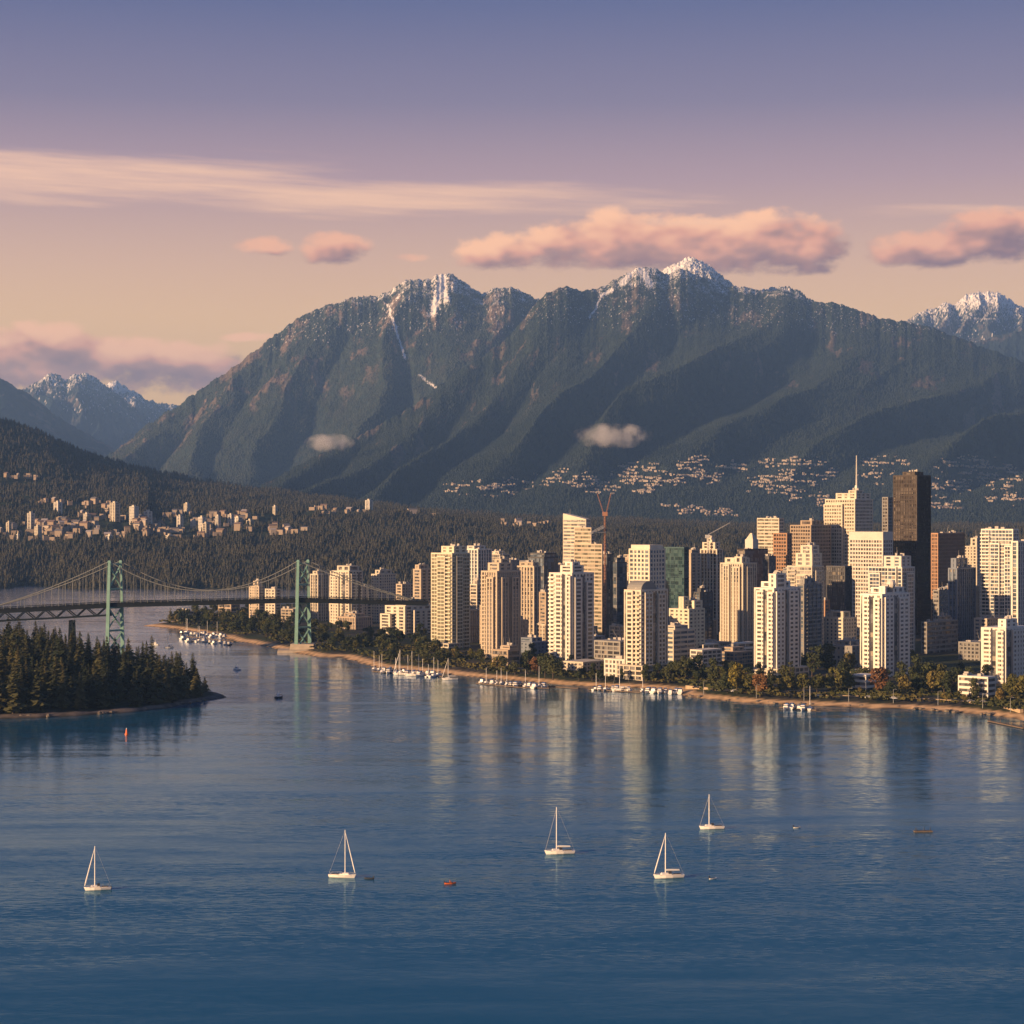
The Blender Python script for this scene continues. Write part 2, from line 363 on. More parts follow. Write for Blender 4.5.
def mountain(name, crest, dcrest, dfoot, zfoot, u0, u1, nc, nr, spur, snowline, rockamt, m, seed, back=1500, snowpts=(), jitter=9.0, power=1.1, crest_rough=6.0, label='', snowband=170, envlo=0.0, fine=26, sub=1.0):
    U = np.linspace(u0, u1, nc); C = smooth1(interp(crest)(U), max(3, int(nc / (u1 - u0) * 7)))
    DC = interp(dcrest)(U); DF = interp(dfoot)(U); ZC = CZ + (512 - C) / F * DC + crest_rough * 2.5 * fbm(U / 9.0, U * 0 + seed, 3, seed)
    nb = max(8, nr // 10)
    s = np.concatenate([np.linspace(0, 1, nr) ** 0.95, 1 + np.linspace(0.02, 1, nb)])
    S = s[:, None]
    D = np.where(S <= 1, DF + (DC - DF) * S, DC + (S - 1) * back) * np.ones((1, nc))
    Sc = np.clip(S, 0, 1); UU = U[None, :] * np.ones_like(D)
    ZB = smooth1(ZC, max(5, int(nc / (u1 - u0) * 70)))             # the body keeps only the broad rise of the crest
    Z = zfoot + (ZB - zfoot) * Sc ** power + (ZC - ZB) * sstep(Sc, 0.52, 1.0)
    Z = np.where(S > 1, ZC * (1 - 0.75 * (S - 1)), Z)
    env = np.where(S <= 1, (sstep(Sc, envlo, envlo + 0.38) if envlo else Sc ** 0.7) * np.clip(1 - Sc, 0, 1) ** 0.9 * 1.35, 0)
    k, per, amp = spur
    T = (UU - k * Sc + 26 * fbm(UU / 110, Sc * 2.2, 3, seed + 3)) / per
    tw = T + 0.35 * perlin(T * 0.7, Sc * 1.5, seed + 60); fr = tw % 1.0; tri = np.where(fr < 0.68, fr / 0.68, (1 - fr) / 0.32); big = 0.85 + 0.3 * perlin(np.floor(tw) * 3.3 + 0.5, Sc * 0 + .4, seed + 61)
    rg = 0.5 * tri * big + 0.5 * (0.74 * ridged(T, Sc * 0.9, 1, seed + 5) + 0.26 * ridged(T * 2.3 + 3, Sc * 2.1, 3, seed + 8, 0.55) * sub + .13 * (1 - sub))
    Z = Z + env * amp * (rg - 0.5) * 2
    hi = sstep(Sc, 0.45, 0.9) * (S <= 1.2)
    cliff = ridged(UU / 17 - Sc * 2.2, Sc * 11, 4, seed + 20, 0.6)
    Z = Z + hi * np.clip(1.05 - Sc, 0, 1) ** 0.6 * rockamt * 70 * (cliff - 0.5)
    Z = Z + env * fine * fbm(UU / 22, Sc * 13, 4, seed + 30)
    slope = np.abs(np.gradient(Z, axis=1)) + np.abs(np.gradient(Z, axis=0)) * 0.5
    Z = Z + np.random.default_rng(seed).uniform(-1, 1, Z.shape) * jitter * np.where(S <= 1.0, 1, 0.5)
    H = Z
    spk = np.random.default_rng(seed + 1).uniform(0, 1, Z.shape)
    fld = fbm(UU / 14, D / 110, 4, seed + 40)
    snow = sstep(H + 190 * fld, snowline, snowline + snowband) * (spk > 0.55 - 0.45 * sstep(H, snowline + 150, snowline + 330))
    for (x0, y0, x1, y1, wd) in snowpts:
        ys = 512 - (Z - CZ) * F / D; t = np.clip(((UU - x0) * (x1 - x0) + (ys - y0) * (y1 - y0)) / ((x1 - x0) ** 2 + (y1 - y0) ** 2), 0, 1)
        dist = np.hypot(UU - x0 - t * (x1 - x0) + 3 * perlin(ys / 6, UU * 0), ys - y0 - t * (y1 - y0))
        snow = np.maximum(snow, (dist < wd * (0.5 + spk)) * 0.9)
    snow = np.maximum(snow, ((spk > 0.965) & (H + 160 * fld > snowline - 230)).astype(float))
    rock = sstep(cliff + 0.9 * fbm(UU / 26, Sc * 7, 3, seed + 50) + 0.012 * (slope - np.median(slope)), (0.74 if rockamt > 0.5 else 0.88), (1.0 if rockamt > 0.5 else 1.1)) * sstep(Sc, 0.42, 0.7) * min(1, max(rockamt, 0.7))
    rock = np.clip(rock * (0.55 + 0.45 * spk), 0, 1)
    tr = Terrain(U, D, Z); tr.snow = snow; tr.rock = rock; tr.S = S * np.ones_like(D)
    o = link(name, np_mesh(name, tr.verts(), grid_faces(*Z.shape), m, {'snow': snow, 'rock': rock}))
    struct(o); return tr

M1 = mountain('mountain', [(40, 492), (80, 470), (118, 449), (150, 424), (180, 404), (240, 363), (284, 328), (310, 311), (334, 303), (362, 297), (387, 294), (398, 285), (412, 279), (428, 279), (440, 274), (452, 274),
                           (466, 284), (481, 294), (492, 290), (506, 287), (520, 291), (534, 297), (560, 310), (620, 335), (700, 380)],
              [(0, 11500), (300, 12600), (700, 12600)], [(0, 9300), (700, 9300)], 130, 40, 660, 820, 330, (110, 88, 290), 1390, 1.0, FOREST_ROCK, 3, snowpts=[(388, 305, 405, 358, 1.2), (419, 375, 437, 389, 1.0), (443, 278, 433, 312, 4.5), (440, 276, 446, 300, 4)], crest_rough=9, jitter=5)
M2 = mountain('mountain', [(200, 512), (250, 492), (290, 470), (327, 452), (365, 433), (415, 405), (459, 371), (499, 346), (522, 322), (538, 300), (552, 291), (566, 286), (580, 291), (600, 288), (620, 277), (640, 267), (655, 268), (668, 275),
                           (680, 268), (727, 287), (745, 287), (762, 291), (785, 290), (800, 297), (812, 303), (832, 302), (855, 309), (880, 318), (907, 322), (935, 329), (962, 339), (990, 350), (1024, 362), (1120, 385), (1200, 400)],
              [(200, 7600), (327, 8700), (415, 9400), (499, 10300), (545, 10900), (640, 11500), (760, 11700), (1024, 10800), (1200, 10400)], [(200, 6300), (1200, 6300)], 40, 200, 1180, 1300, 520, (290, 112, 225), 1330, 0.25, FOREST_ROCK, 9, envlo=0.12, fine=9, sub=0.45, power=1.28, jitter=3.5,
              snowpts=[(640, 268, 650, 285, 4), (632, 272, 622, 284, 3), (600, 300, 590, 318, 1.0), (600, 236 + 60, 612, 290, 2)])
mountain('mountain', [(610, 300), (655, 276), (675, 264), (684, 259), (691, 257), (700, 260), (714, 269), (727, 281), (750, 297), (800, 330)], [(600, 12600), (800, 12600)], [(600, 11700), (800, 11700)], 1150, 610, 800, 260, 120, (20, 40, 120), 1360, 1.0, FOREST_ROCK, 15, snowpts=[(684, 260, 672, 276, 6)], jitter=9)
mountain('mountain', [(730, 310), (752, 293), (765, 289), (785, 286), (800, 291), (815, 302), (840, 320)], [(700, 12900), (850, 12900)], [(700, 12300), (850, 12300)], 1150, 730, 840, 160, 60, (10, 30, 60), 1440, 0.8, FOREST_ROCK, 16, jitter=9, back=800)
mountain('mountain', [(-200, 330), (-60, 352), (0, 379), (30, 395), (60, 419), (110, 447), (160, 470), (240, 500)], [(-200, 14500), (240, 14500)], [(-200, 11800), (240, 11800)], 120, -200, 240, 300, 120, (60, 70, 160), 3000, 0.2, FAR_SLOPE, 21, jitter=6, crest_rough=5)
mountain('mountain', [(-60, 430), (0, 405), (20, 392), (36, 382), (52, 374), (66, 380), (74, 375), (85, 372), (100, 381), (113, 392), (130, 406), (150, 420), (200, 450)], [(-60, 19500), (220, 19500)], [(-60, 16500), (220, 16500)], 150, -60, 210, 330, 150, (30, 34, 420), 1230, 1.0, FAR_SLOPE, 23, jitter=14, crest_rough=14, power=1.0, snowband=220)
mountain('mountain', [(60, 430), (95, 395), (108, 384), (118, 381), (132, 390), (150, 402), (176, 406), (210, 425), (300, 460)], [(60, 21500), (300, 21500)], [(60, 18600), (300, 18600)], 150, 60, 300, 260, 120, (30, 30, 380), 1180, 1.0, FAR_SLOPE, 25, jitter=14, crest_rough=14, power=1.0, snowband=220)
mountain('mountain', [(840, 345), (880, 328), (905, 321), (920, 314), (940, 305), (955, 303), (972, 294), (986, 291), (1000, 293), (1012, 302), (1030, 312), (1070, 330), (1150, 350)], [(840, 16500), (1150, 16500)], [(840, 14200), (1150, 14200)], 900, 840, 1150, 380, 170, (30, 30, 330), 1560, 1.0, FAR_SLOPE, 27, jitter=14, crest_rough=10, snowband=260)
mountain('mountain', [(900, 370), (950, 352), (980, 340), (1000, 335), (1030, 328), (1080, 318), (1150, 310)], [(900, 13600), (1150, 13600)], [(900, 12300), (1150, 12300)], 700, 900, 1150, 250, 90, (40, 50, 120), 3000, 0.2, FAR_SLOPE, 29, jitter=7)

def build_hill():
    U = np.arange(-300, 1326, 2.0); rows = 300
    d = np.linspace(2840, 7600, rows)[:, None]; UU = U[None, :] * np.ones_like(d)
    shore = 2940 + 90 * fbm(U / 55, U * 0, 3, 60)[None, :] + np.interp(U, [-300, 0, 30, 60, 210, 1300], [-60, 40, 150, 20, 0, 0])[None, :]
    sky = interp([(-300, 350), (-100, 385), (0, 413), (40, 427), (80, 446), (120, 458), (200, 476), (280, 486), (340, 494), (420, 504), (520, 512), (650, 516), (760, 520), (1300, 520)])(U)[None, :] + 6
    y4 = np.maximum(sky + 9, 516 + 0 * sky); y4 = np.where(sky < 470, 508 + 0 * sky, y4)
    k = (d - shore)
    y = np.where(d < 3400, 592 + (556 - 592) * (d - shore) / (3400 - shore), 0)
    y = np.where((d >= 3400) & (d < 4300), 556 + (y4 - 556) * (d - 3400) / 900, y)
    y = np.where(d >= 4300, y4 + (sky - y4) * sstep(d, 4000, 6000) ** 1.0, y)
    y = y + 2.2 * fbm(UU / 40, d / 420, 3, 62)
    z = CZ + (512 - y) / F * d
    z = z + 9 * fbm(UU / 26, d / 190, 3, 63) * sstep(k, 40, 300)
    zb = CZ + (512 - sky) / F * 6000
    z = np.where(d > 6000, 60 + (zb - 60) * (1 - sstep(d, 6000, 7600)), z)
    z = np.where(k < 40, np.minimum(z, k * 0.12), z)
    z = np.where(k < 0, np.maximum(k * 0.2, -4), z)
    rock = ((k > -30) & (k < 26)).astype(float) * (0.5 + 0.5 * sstep(fbm(UU / 8, d / 40, 2, 66), -0.3, 0.3))
    tr = Terrain(U, d * np.ones_like(UU), z); tr.shore = shore
    struct(link('hill', np_mesh('hill', tr.verts(), grid_faces(*z.shape), FOREST_FLOOR, {'rock': rock, 'snow': np.zeros_like(rock)})))
    return tr
HILL = build_hill()

# built-up patches among the trees: (heading, row, half width, half height)
TOWN = [(24, 481, 30, 4), (40, 535, 42, 9), (75, 508, 40, 5), (110, 528, 70, 13), (190, 528, 55, 13), (250, 520, 32, 6), (335, 513, 34, 4), (425, 516, 14, 3), (525, 525, 25, 4), (270, 534, 40, 4)]
SLOPE_TOWN = [(480, 490, 42, 6), (505, 486, 30, 7), (565, 480, 34, 9), (640, 478, 30, 16), (615, 488, 40, 8), (712, 468, 36, 11), (690, 480, 30, 8), (795, 472, 42, 15), (770, 487, 30, 8), (815, 500, 34, 7), (885, 464, 26, 6),
              (878, 478, 22, 6), (975, 468, 42, 11), (1000, 480, 34, 10), (950, 487, 34, 8), (940, 505, 28, 6), (910, 497, 22, 5), (1010, 500, 26, 6), (700, 512, 50, 4)]
def in_town(u, y, lst, k=1.0):
    return any(((u - a) / (w * k)) ** 2 + ((y - b) / (h * k)) ** 2 < 1 for a, b, w, h in lst)

def scatter(tr, n, ulo, uhi, rows, hmin, hmax, rng, skip, mask=None):
    """feet for trees spread evenly over the seen slope"""
    r0, r1 = rows
    ys = 512 - (tr.Z - CZ) * F / tr.D
    P = []
    per = np.abs(np.gradient(ys, axis=0)) + 0.02; w = per[r0:r1].mean(1); w /= w.sum()
    rr = rng.choice(np.arange(r0, r1), n, p=w); uu = rng.uniform(ulo, uhi, n)
    cc = np.clip(((uu - tr.U[0]) / (tr.U[1] - tr.U[0])), 0, len(tr.U) - 1).astype(int)
    d = tr.D[rr, cc] + rng.uniform(-8, 8, n); z = tr.Z[rr, cc]; yy = ys[rr, cc]
    keep = np.ones(n, bool)
    if mask is not None: keep &= mask(rr, cc)
    for i in np.nonzero(keep)[0]:
        if in_town(uu[i], yy[i], skip, 1.0) and rng.random() < 0.86: keep[i] = False
    P = np.stack([(uu - 512) / F * d, d, z - 1.0], -1)[keep]
    H = rng.uniform(hmin, hmax, len(P)) * (0.75 + 0.5 * rng.random(len(P)))
    return P, H

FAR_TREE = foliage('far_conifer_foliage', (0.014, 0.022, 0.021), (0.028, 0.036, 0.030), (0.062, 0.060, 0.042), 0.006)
SLOPE_TREE = foliage('slope_conifer_foliage', (0.026, 0.040, 0.036), (0.044, 0.060, 0.048), (0.066, 0.080, 0.058), 0.003)
rg = np.random.default_rng(5)
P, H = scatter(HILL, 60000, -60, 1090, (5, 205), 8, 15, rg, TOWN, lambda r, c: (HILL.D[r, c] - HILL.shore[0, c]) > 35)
o = link('forest', merged_trees('forest', P, H, H * 0.36, FAR_TREE, 3, 6, 3)); tag(o, 'dark conifer forest covering the far shore hills', 'forest', kind='stuff')
ok2 = lambda r, c: (M2.snow[r, c] < 0.3) & (M2.rock[r, c] < 0.35)
P, H = scatter(M2, 130000, 210, 1150, (2, 505), 9, 15, rg, SLOPE_TOWN, ok2)
o = link('forest', merged_trees('forest', P, H, H * 0.34, SLOPE_TREE, 2, 5, 4)); tag(o, 'conifer forest covering the long ridge of the nearer mountain', 'forest', kind='stuff')
ok1 = lambda r, c: (M1.snow[r, c] < 0.3) & (M1.rock[r, c] < 0.35)
P, H = scatter(M1, 60000, 50, 600, (2, 325), 9, 15, rg, [], ok1)
o = link('forest', merged_trees('forest', P, H, H * 0.34, SLOPE_TREE, 2, 5, 6)); tag(o, 'conifer forest covering the rocky double peaked mountain', 'forest', kind='stuff')

# houses on the mountain slope and low buildings over the far town
HOUSE_M = [mat('house_plaster_' + n, c, 0.8, objvar=0.3) for n, c in (('cream', (0.44, 0.35, 0.27)), ('white', (0.50, 0.42, 0.34)), ('tan', (0.36, 0.27, 0.20)))]
ROOF_M = [mat('house_roof_' + n, c, 0.85) for n, c in (('grey', (0.16, 0.15, 0.15)), ('brown', (0.20, 0.14, 0.11)), ('pale', (0.42, 0.37, 0.34)))]
def house_mesh(w, l, h, rh):
    wall = MB(); wall.prism([(-w / 2, -l / 2), (w / 2, -l / 2), (w / 2, l / 2), (-w / 2, l / 2)], -6, h)
    n = len(wall.v); wall.v += [(-w / 2, -l / 2, h), (-w / 2, l / 2, h), (-w / 2, 0, h + rh), (w / 2, -l / 2, h), (w / 2, l / 2, h), (w / 2, 0, h + rh)]
    wall.f += [(n, n + 2, n + 1), (n + 3, n + 4, n + 5)]
    rf = MB(); e = 0.7
    for sgn in (-1, 1):
        n = len(rf.v); a = (l / 2 + e)
        za = h - e * rh / (l / 2) + 0.15
        rf.v += [(-w / 2 - e, sgn * a, za), (w / 2 + e, sgn * a, za), (w / 2 + e, 0, h + rh + 0.15), (-w / 2 - e, 0, h + rh + 0.15)]
        rf.v += [(x, y, z + 0.35) for x, y, z in rf.v[n:n + 4]]
        rf.f += [(n, n + 1, n + 2, n + 3), (n + 4, n + 7, n + 6, n + 5), (n, n + 4, n + 5, n + 1), (n + 1, n + 5, n + 6, n + 2), (n + 2, n + 6, n + 7, n + 3), (n + 3, n + 7, n + 4, n)]
    return wall, rf
HV = []
for k in range(6):
    wl, rf = house_mesh(*[(15, 10, 6, 3), (12, 11, 7, 3), (19, 11, 6, 3.2), (14, 12, 8, 2.4), (24, 12, 6, 2), (12, 9, 5, 3)][k])
    HV.append((wl, rf, wl.mesh('house_wall', HOUSE_M[k % 3]), rf.mesh('house_roof', ROOF_M[(k * 2 + k // 3) % 3])))
def slope_houses():
    rnd = random.Random(4); spots = []
    for a, b, w, h in SLOPE_TOWN:
        for _ in range(int(w * h / 1.1)):
            r = math.sqrt(rnd.random()); t = rnd.uniform(0, 6.283); u = a + w * r * math.cos(t); y = b + h * r * math.sin(t)
            y = b + round((y - b) / 3.4) * 3.4 + rnd.uniform(-.4, .4) + (u - a) * 0.05
            if fbm(u / 22, y / 4.0, 2, 90) < 0.0: continue
            q = M2.locate(u, y)
            if q and q[1] < 9600: spots.append((q, u))
    spots.sort(key=lambda s: s[0][1]); near = [s for s in spots if 430 < s[1] < 1024][:205]; ids = set(id(s) for s in near)
    for q, u in near:
        k = rnd.randrange(6); e = empty('house', (q[0], q[1], q[2] + 2), rnd.uniform(-0.9, 0.5))
        sc = rnd.uniform(0.32, 0.58); e.scale = (sc, sc, sc)
        tag(e, 'small pale house among dark trees low on the mountain slope', 'house', 'houses scattered low on the mountain slope')
        link('wall', HV[k][2], e); link('roof', HV[k][3], e)
    V, Fc = [], []
    for s in spots:
        if id(s) in ids: continue
        q = s[0]; k = rnd.randrange(6); a = rnd.uniform(-0.9, 0.5); c, sn = math.cos(a), math.sin(a); sc = rnd.uniform(0.32, 0.58)
        n = len(V)
        src = HV[k][0]; V += [(q[0] + sc * (x * c - y * sn), q[1] + sc * (x * sn + y * c), q[2] + 2 + sc * z) for x, y, z in src.v]; Fc += [tuple(n + i for i in f) for f in src.f]
    b = MB(); b.v, b.f = V, Fc; o = b.build('distant_houses', HOUSE_M[1]); tag(o, 'pale specks of houses spread higher on the wooded mountain slope', 'houses', kind='stuff')
slope_houses()

# ------------------------------------------------------------------ city shore, islet
def poly_sd(X, Y, poly):
    """signed distance, positive inside"""
    P = np.array(poly, float); d = np.full(X.shape, 1e9); ins = np.zeros(X.shape, bool)
    for (x0, y0), (x1, y1) in zip(P, np.roll(P, -1, 0)):
        ex, ey = x1 - x0, y1 - y0; t = np.clip(((X - x0) * ex + (Y - y0) * ey) / (ex * ex + ey * ey), 0, 1)
        d = np.minimum(d, np.hypot(X - x0 - t * ex, Y - y0 - t * ey))
        ins ^= ((y0 > Y) != (y1 > Y)) & (X < (x1 - x0) * (Y - y0) / (y1 - y0 + 1e-12) + x0)
    return np.where(ins, d, -d)
def wpt(u, y): d = dw(y); return (gx(u, d), d)
CITY = [wpt(u, y) for u, y in [(143, 626), (175, 629), (205, 634), (235, 641), (262, 646), (288, 652), (318, 657), (340, 657.5), (352, 661), (372, 667), (400, 669.5), (440, 673), (470, 677), (520, 681), (556, 684.5), (600, 687), (640, 688.5),
        (672, 690.5), (688, 697), (720, 700.5), (760, 704), (830, 707), (900, 709), (960, 712.5), (1000, 717), (1024, 722), (1090, 744)]] + [(700, 950), (1500, 1100), (1500, 2600), (-120, 2600), (-310, 2420), (-345, 2250), (-352, 2110)]
ISLET = [wpt(u, y) for u, y in [(-260, 728), (-60, 722), (0, 718.5), (40, 718), (80, 716), (125, 713), (160, 709), (195, 703), (226, 697.5), (222, 694), (190, 687), (150, 680), (90, 672), (0, 668), (-260, 670)]]
def ground_mat(name, sand1, sand2, grass, earth):
    m = bpy.data.materials.new(name); m.use_nodes = True; t = NT(m.node_tree); b = t.n['Principled BSDF']; b.inputs['Roughness'].default_value = 0.9; b.inputs['Specular IOR Level'].default_value = 0.1
    g = t.new('ShaderNodeNewGeometry'); p = g.outputs['Position']
    s = t.mix(t.ss(t.noise(p, 0.09, 5, 0.65).outputs['Fac'], 0.35, 0.65), sand1, sand2)
    e = t.mix(t.ss(t.noise(p, 0.02, 4).outputs['Fac'], 0.42, 0.58), grass, earth)
    a = t.new('ShaderNodeAttribute'); a.attribute_name = 'rock'
    w = t.new('ShaderNodeAttribute'); w.attribute_name = 'snow'
    c = t.mix(a.outputs['Fac'], e, s); c = t.mix(w.outputs['Fac'], c, (0.035, 0.032, 0.028))
    t.put(b.inputs['Base Color'], c); MATS[name] = m; return m
def build_land(name, poly, x0, x1, y0, y1, st, m, prof, sandw, seed):
    xs = np.arange(x0, x1 + st, st); ys = np.arange(y0, y1 + st, st); X, Y = np.meshgrid(xs, ys)
    s = poly_sd(X, Y, poly) + 5 * fbm(X / 28, Y / 28, 3, seed)
    Z = prof(s, X, Y)
    sand = (1 - sstep(s, sandw * 0.8, sandw * 1.15)); wet = (1 - sstep(Z, 0.25, 0.7))
    o = link(name, np_mesh(name, np.stack([X, Y, Z], -1).reshape(-1, 3), grid_faces(*X.shape), m, {'rock': sand, 'snow': wet}))
    struct(o); return X, Y, Z
SAND = ground_mat('shore_ground', (0.70, 0.46, 0.25), (0.50, 0.33, 0.18), (0.035, 0.045, 0.02), (0.055, 0.05, 0.04))
ROCKY = ground_mat('islet_ground', (0.16, 0.13, 0.11), (0.08, 0.07, 0.065), (0.03, 0.035, 0.018), (0.05, 0.045, 0.03))
build_land('land', CITY, -400, 900, 930, 2560, 4.5, SAND, lambda s, X, Y: np.where(s < 0, np.maximum(-4, s * 0.5), np.where(s < 6, s * 0.22, np.where(s < 20, 1.3 + (s - 6) * 0.12, 3.0 + 1.5 * sstep(s, 20, 45)))), 10, 70)
IX, IY, IZ = build_land('land', ISLET, -520, -130, 1020, 1560, 3.0, ROCKY, lambda s, X, Y: np.where(s < 0, np.maximum(-4, s * 0.5), np.where(s < 5, s * 0.35, 1.75 + 8 * sstep(s, 5, 90) + 1.2 * fbm(X / 12, Y / 12, 3, 72))), 8, 71)
def city_z(x, y): return 4.3
# promenade wall along the front beach
def promenade():
    m = mat('promenade_stone', (0.50, 0.37, 0.24), 0.9, var=0.35, vscale=0.3)
    pts = [wpt(u, y - 4.6) for u, y in [(688, 697), (720, 700.5), (760, 704), (830, 707), (900, 709), (960, 712.5), (1000, 717), (1024, 722)]]
    for nm, off, z0, h, wd, lab in (('seawall', 0, 0.4, 3.6, 2.2, 'long low stone seawall along the beach below the park trees'),):
        b = MB()
        for (xa, ya), (xb, yb) in zip(pts[:-1], pts[1:]):
            L = math.hypot(xb - xa, yb - ya); b.box((xa + xb) / 2, (ya + yb) / 2 + 6, z0, L + 0.8, wd, h, math.atan2(yb - ya, xb - xa))
        tag(b.build(nm, m), lab, 'seawall')
promenade()

# ------------------------------------------------------------------ suspension bridge
def build_bridge():
    green = mat('bridge_green_paint', (0.22, 0.40, 0.34), 0.6, var=0.2, vscale=0.2); dk = mat('bridge_dark_steel', (0.014, 0.020, 0.023), 0.7, spec=0.05); conc = mat('pier_concrete', (0.48, 0.40, 0.31), 0.9, var=0.25, vscale=0.15)
    cab = mat('bridge_cable_paint', (0.20, 0.21, 0.20), 0.6); road = mat('bridge_asphalt', (0.016, 0.019, 0.022), 0.95, spec=0.05)
    dL, dR = 1630.0, 1650.0; XL, XR = gx(115, dL), gx(303, dR); zt = 74.0
    def dk_z(x):                                        # gently arched roadway
        u = np.interp(x, [gx(-20, dL), XL, XR, gx(440, 1660)], [36.0, 41.2, 44.2, 40.8]); return float(u)
    def dk_y(x): return dL + (dR - dL) * (x - XL) / (XR - XL)
    root = empty('suspension_bridge', (XL, dL, 0)); base = Vector((XL, dL, 0))
    tag(root, 'green steel suspension bridge crossing the narrow channel on two tall towers', 'bridge')
    L = lambda v: Vector(v) - base
    x0, x1 = gx(-60, dL), gx(434, 1660)
    xs = np.arange(x0, x1, 6.0)
    road_b = MB(); rail = MB()
    for a, b in zip(xs[:-1], xs[1:]):
        m = (a + b) / 2; p = L((m, dk_y(m), dk_z(m))); sl = math.atan2(dk_y(b) - dk_y(a), b - a)
        road_b.box(p.x, p.y, p.z - 3.0, 6.08, 8.6, 3.0, sl)
        for sy in (-4.45, 4.45): rail.box(p.x, p.y + sy, p.z + 0.75, 6.02, 0.2, 0.35, sl); rail.box(p.x, p.y + sy, p.z - 1.2, 0.25, 0.22, 1.94, sl)
    road_b.build('deck', road, root); rail.build('railing', dk, root)
    tr = None
    st = 8.0; tx = np.arange(x0, XL - 3, st); dep = 9.5
    for sy in (-3.8, 3.8):
        tr = MB()
        P = lambda x, dz: L((x, dk_y(x) + sy, dk_z(x) - 2.5 - dz))
        for i, x in enumerate(tx):
            nx = min(x + st, XL - 2)
            tr.bar(P(x, dep - 2), P(nx, dep - 2), 0.85, sides=4); tr.bar(P(x, 0.9), P(nx, 0.9), 0.6, sides=4)
            tr.bar(P(x, 0.3 if i % 2 else dep - 2), P(nx, dep - 2 if i % 2 else 0.3), 0.55, sides=4)
        tr.build('approach_truss', dk, root)
    st2 = MB()
    for sy in (-4.2, 4.2):
        for a, b in zip(xs[:-1], xs[1:]):
            if a > XL: st2.bar(L((a, dk_y(a) + sy, dk_z(a) - 3.3)), L((b, dk_y(b) + sy, dk_z(b) - 3.3)), 0.7, sides=4)
    st2.build('stiffening_girder', dk, root)
    pr = MB(); px = gx(72, dL)
    for sy in (-3.5, 3.5):
        for sx in (-2.2, 2.2): pr.bar(L((px + sx, dL + sy, 0)), L((px + sx * .5, dL + sy, 27)), 1.0, 0.8, 6)
    for k in range(3): pr.bar(L((px - 2, dL - 3.5, 2 + 8 * k)), L((px + 2, dL + 3.5, 10 + 8 * k)), .5)
    pr.build('approach_pier', dk, root)
    for X, Y in ((XL, dL), (XR, dR)):
        tw = empty('tower', L((X, Y, 0))); tw.parent = root
        zd = dk_z(X); LEG = [(-1, -1), (1, 1)]
        off = lambda s, z: (s * (3.5 + 1.5 * (1 - z / zt)), s * (5.4 + 1.5 * (1 - z / zt)))
        for s in (-1, 1):
            b = MB(); rings = []
            for z, w in ((0, 2.9), (zd, 2.5), (zt, 2.1)):
                ox, oy = off(s, z); rings.append([(ox - w / 2, oy - w / 2, z), (ox + w / 2, oy - w / 2, z), (ox + w / 2, oy + w / 2, z), (ox - w / 2, oy + w / 2, z)])
            b.loft(rings).build('tower_leg', green, tw)
            ox, oy = off(s, zt); MB().box(ox, oy, zt, 2.8, 2.8, 1.6, 0, 0.6).build('cable_saddle', green, tw)
        def cross(z0, z1, r=0.75):
            a, b = off(-1, z0), off(1, z1); c, d = off(1, z0), off(-1, z1)
            MB().bar((*a, z0), (*b, z1), r, sides=4).build('brace', green, tw); MB().bar((*c, z0), (*d, z1), r, sides=4).build('brace', green, tw)
        def strut(z, r=1.0):
            a, b = off(-1, z), off(1, z); MB().bar((*a, z), (*b, z), r, sides=4).build('strut', green, tw)
        for z in (zt - 1.5, zd + 11, zd - 4, zd * 0.45): strut(z)
        cross(zd + 11, zt - 2); cross(zd - 4, zd * 0.45 + 1); cross(1, zd * 0.45 - 1)
        MB().box(0, 0, -3, 22, 20, 9.5, 0.0, 0.86).build('tower_pier', conc, root, L((X, Y, 0))) if X == XR else None
        if X == XR: MB().box(-4, -4, -3, 34, 26, 5.0, 0.1, 0.95).build('pier_apron', conc, root, L((X, Y, 0)))
    cable_pts = {}
    for s in (-1, 1):
        sx, sy = s * 3.5, s * 5.4; pts = []
        xa = gx(-5, dL); xb = gx(412, 1660)
        for t in np.linspace(0, 1, 15):
            x = xa + (XL - xa) * t; pts.append((x + sx * t, dk_y(x) + sy, dk_z(xa) + 1 + (zt + 1 - dk_z(xa) - 1) * (0.72 * t + 0.28 * t * t)))
        for t in np.linspace(0, 1, 29)[1:]:
            x = XL + (XR - XL) * t; sag = 4 * t * (1 - t); pts.append((x + sx, dk_y(x) + sy, zt + 1 - sag * (zt - 49.5)))
        for t in np.linspace(0, 1, 13)[1:]:
            x = XR + (xb - XR) * t; pts.append((x + sx * (1 - t), dk_y(x) + sy, zt + 1 + (dk_z(xb) + 1 - zt - 1) * (1.3 * t - 0.3 * t * t)))
        MB().path([L(p) for p in pts], 0.42, 5).build('main_cable', cab, root)
        cable_pts[s] = pts
    for s in (-1, 1):
        pts = np.array(cable_pts[s])
        for x in np.arange(gx(2, dL), gx(408, 1660), 5.4 if s < 0 else 8.2):
            if min(abs(x - XL), abs(x - XR)) < 4: continue
            z = np.interp(x, pts[:, 0], pts[:, 2]); zd = dk_z(x)
            if z - zd > 2.0: MB().bar(L((x, dk_y(x) + s * 5.0, zd - 0.5)), L((x, dk_y(x) + s * 5.4, z)), 0.18, sides=4).build('hanger', cab, root)
build_bridge()

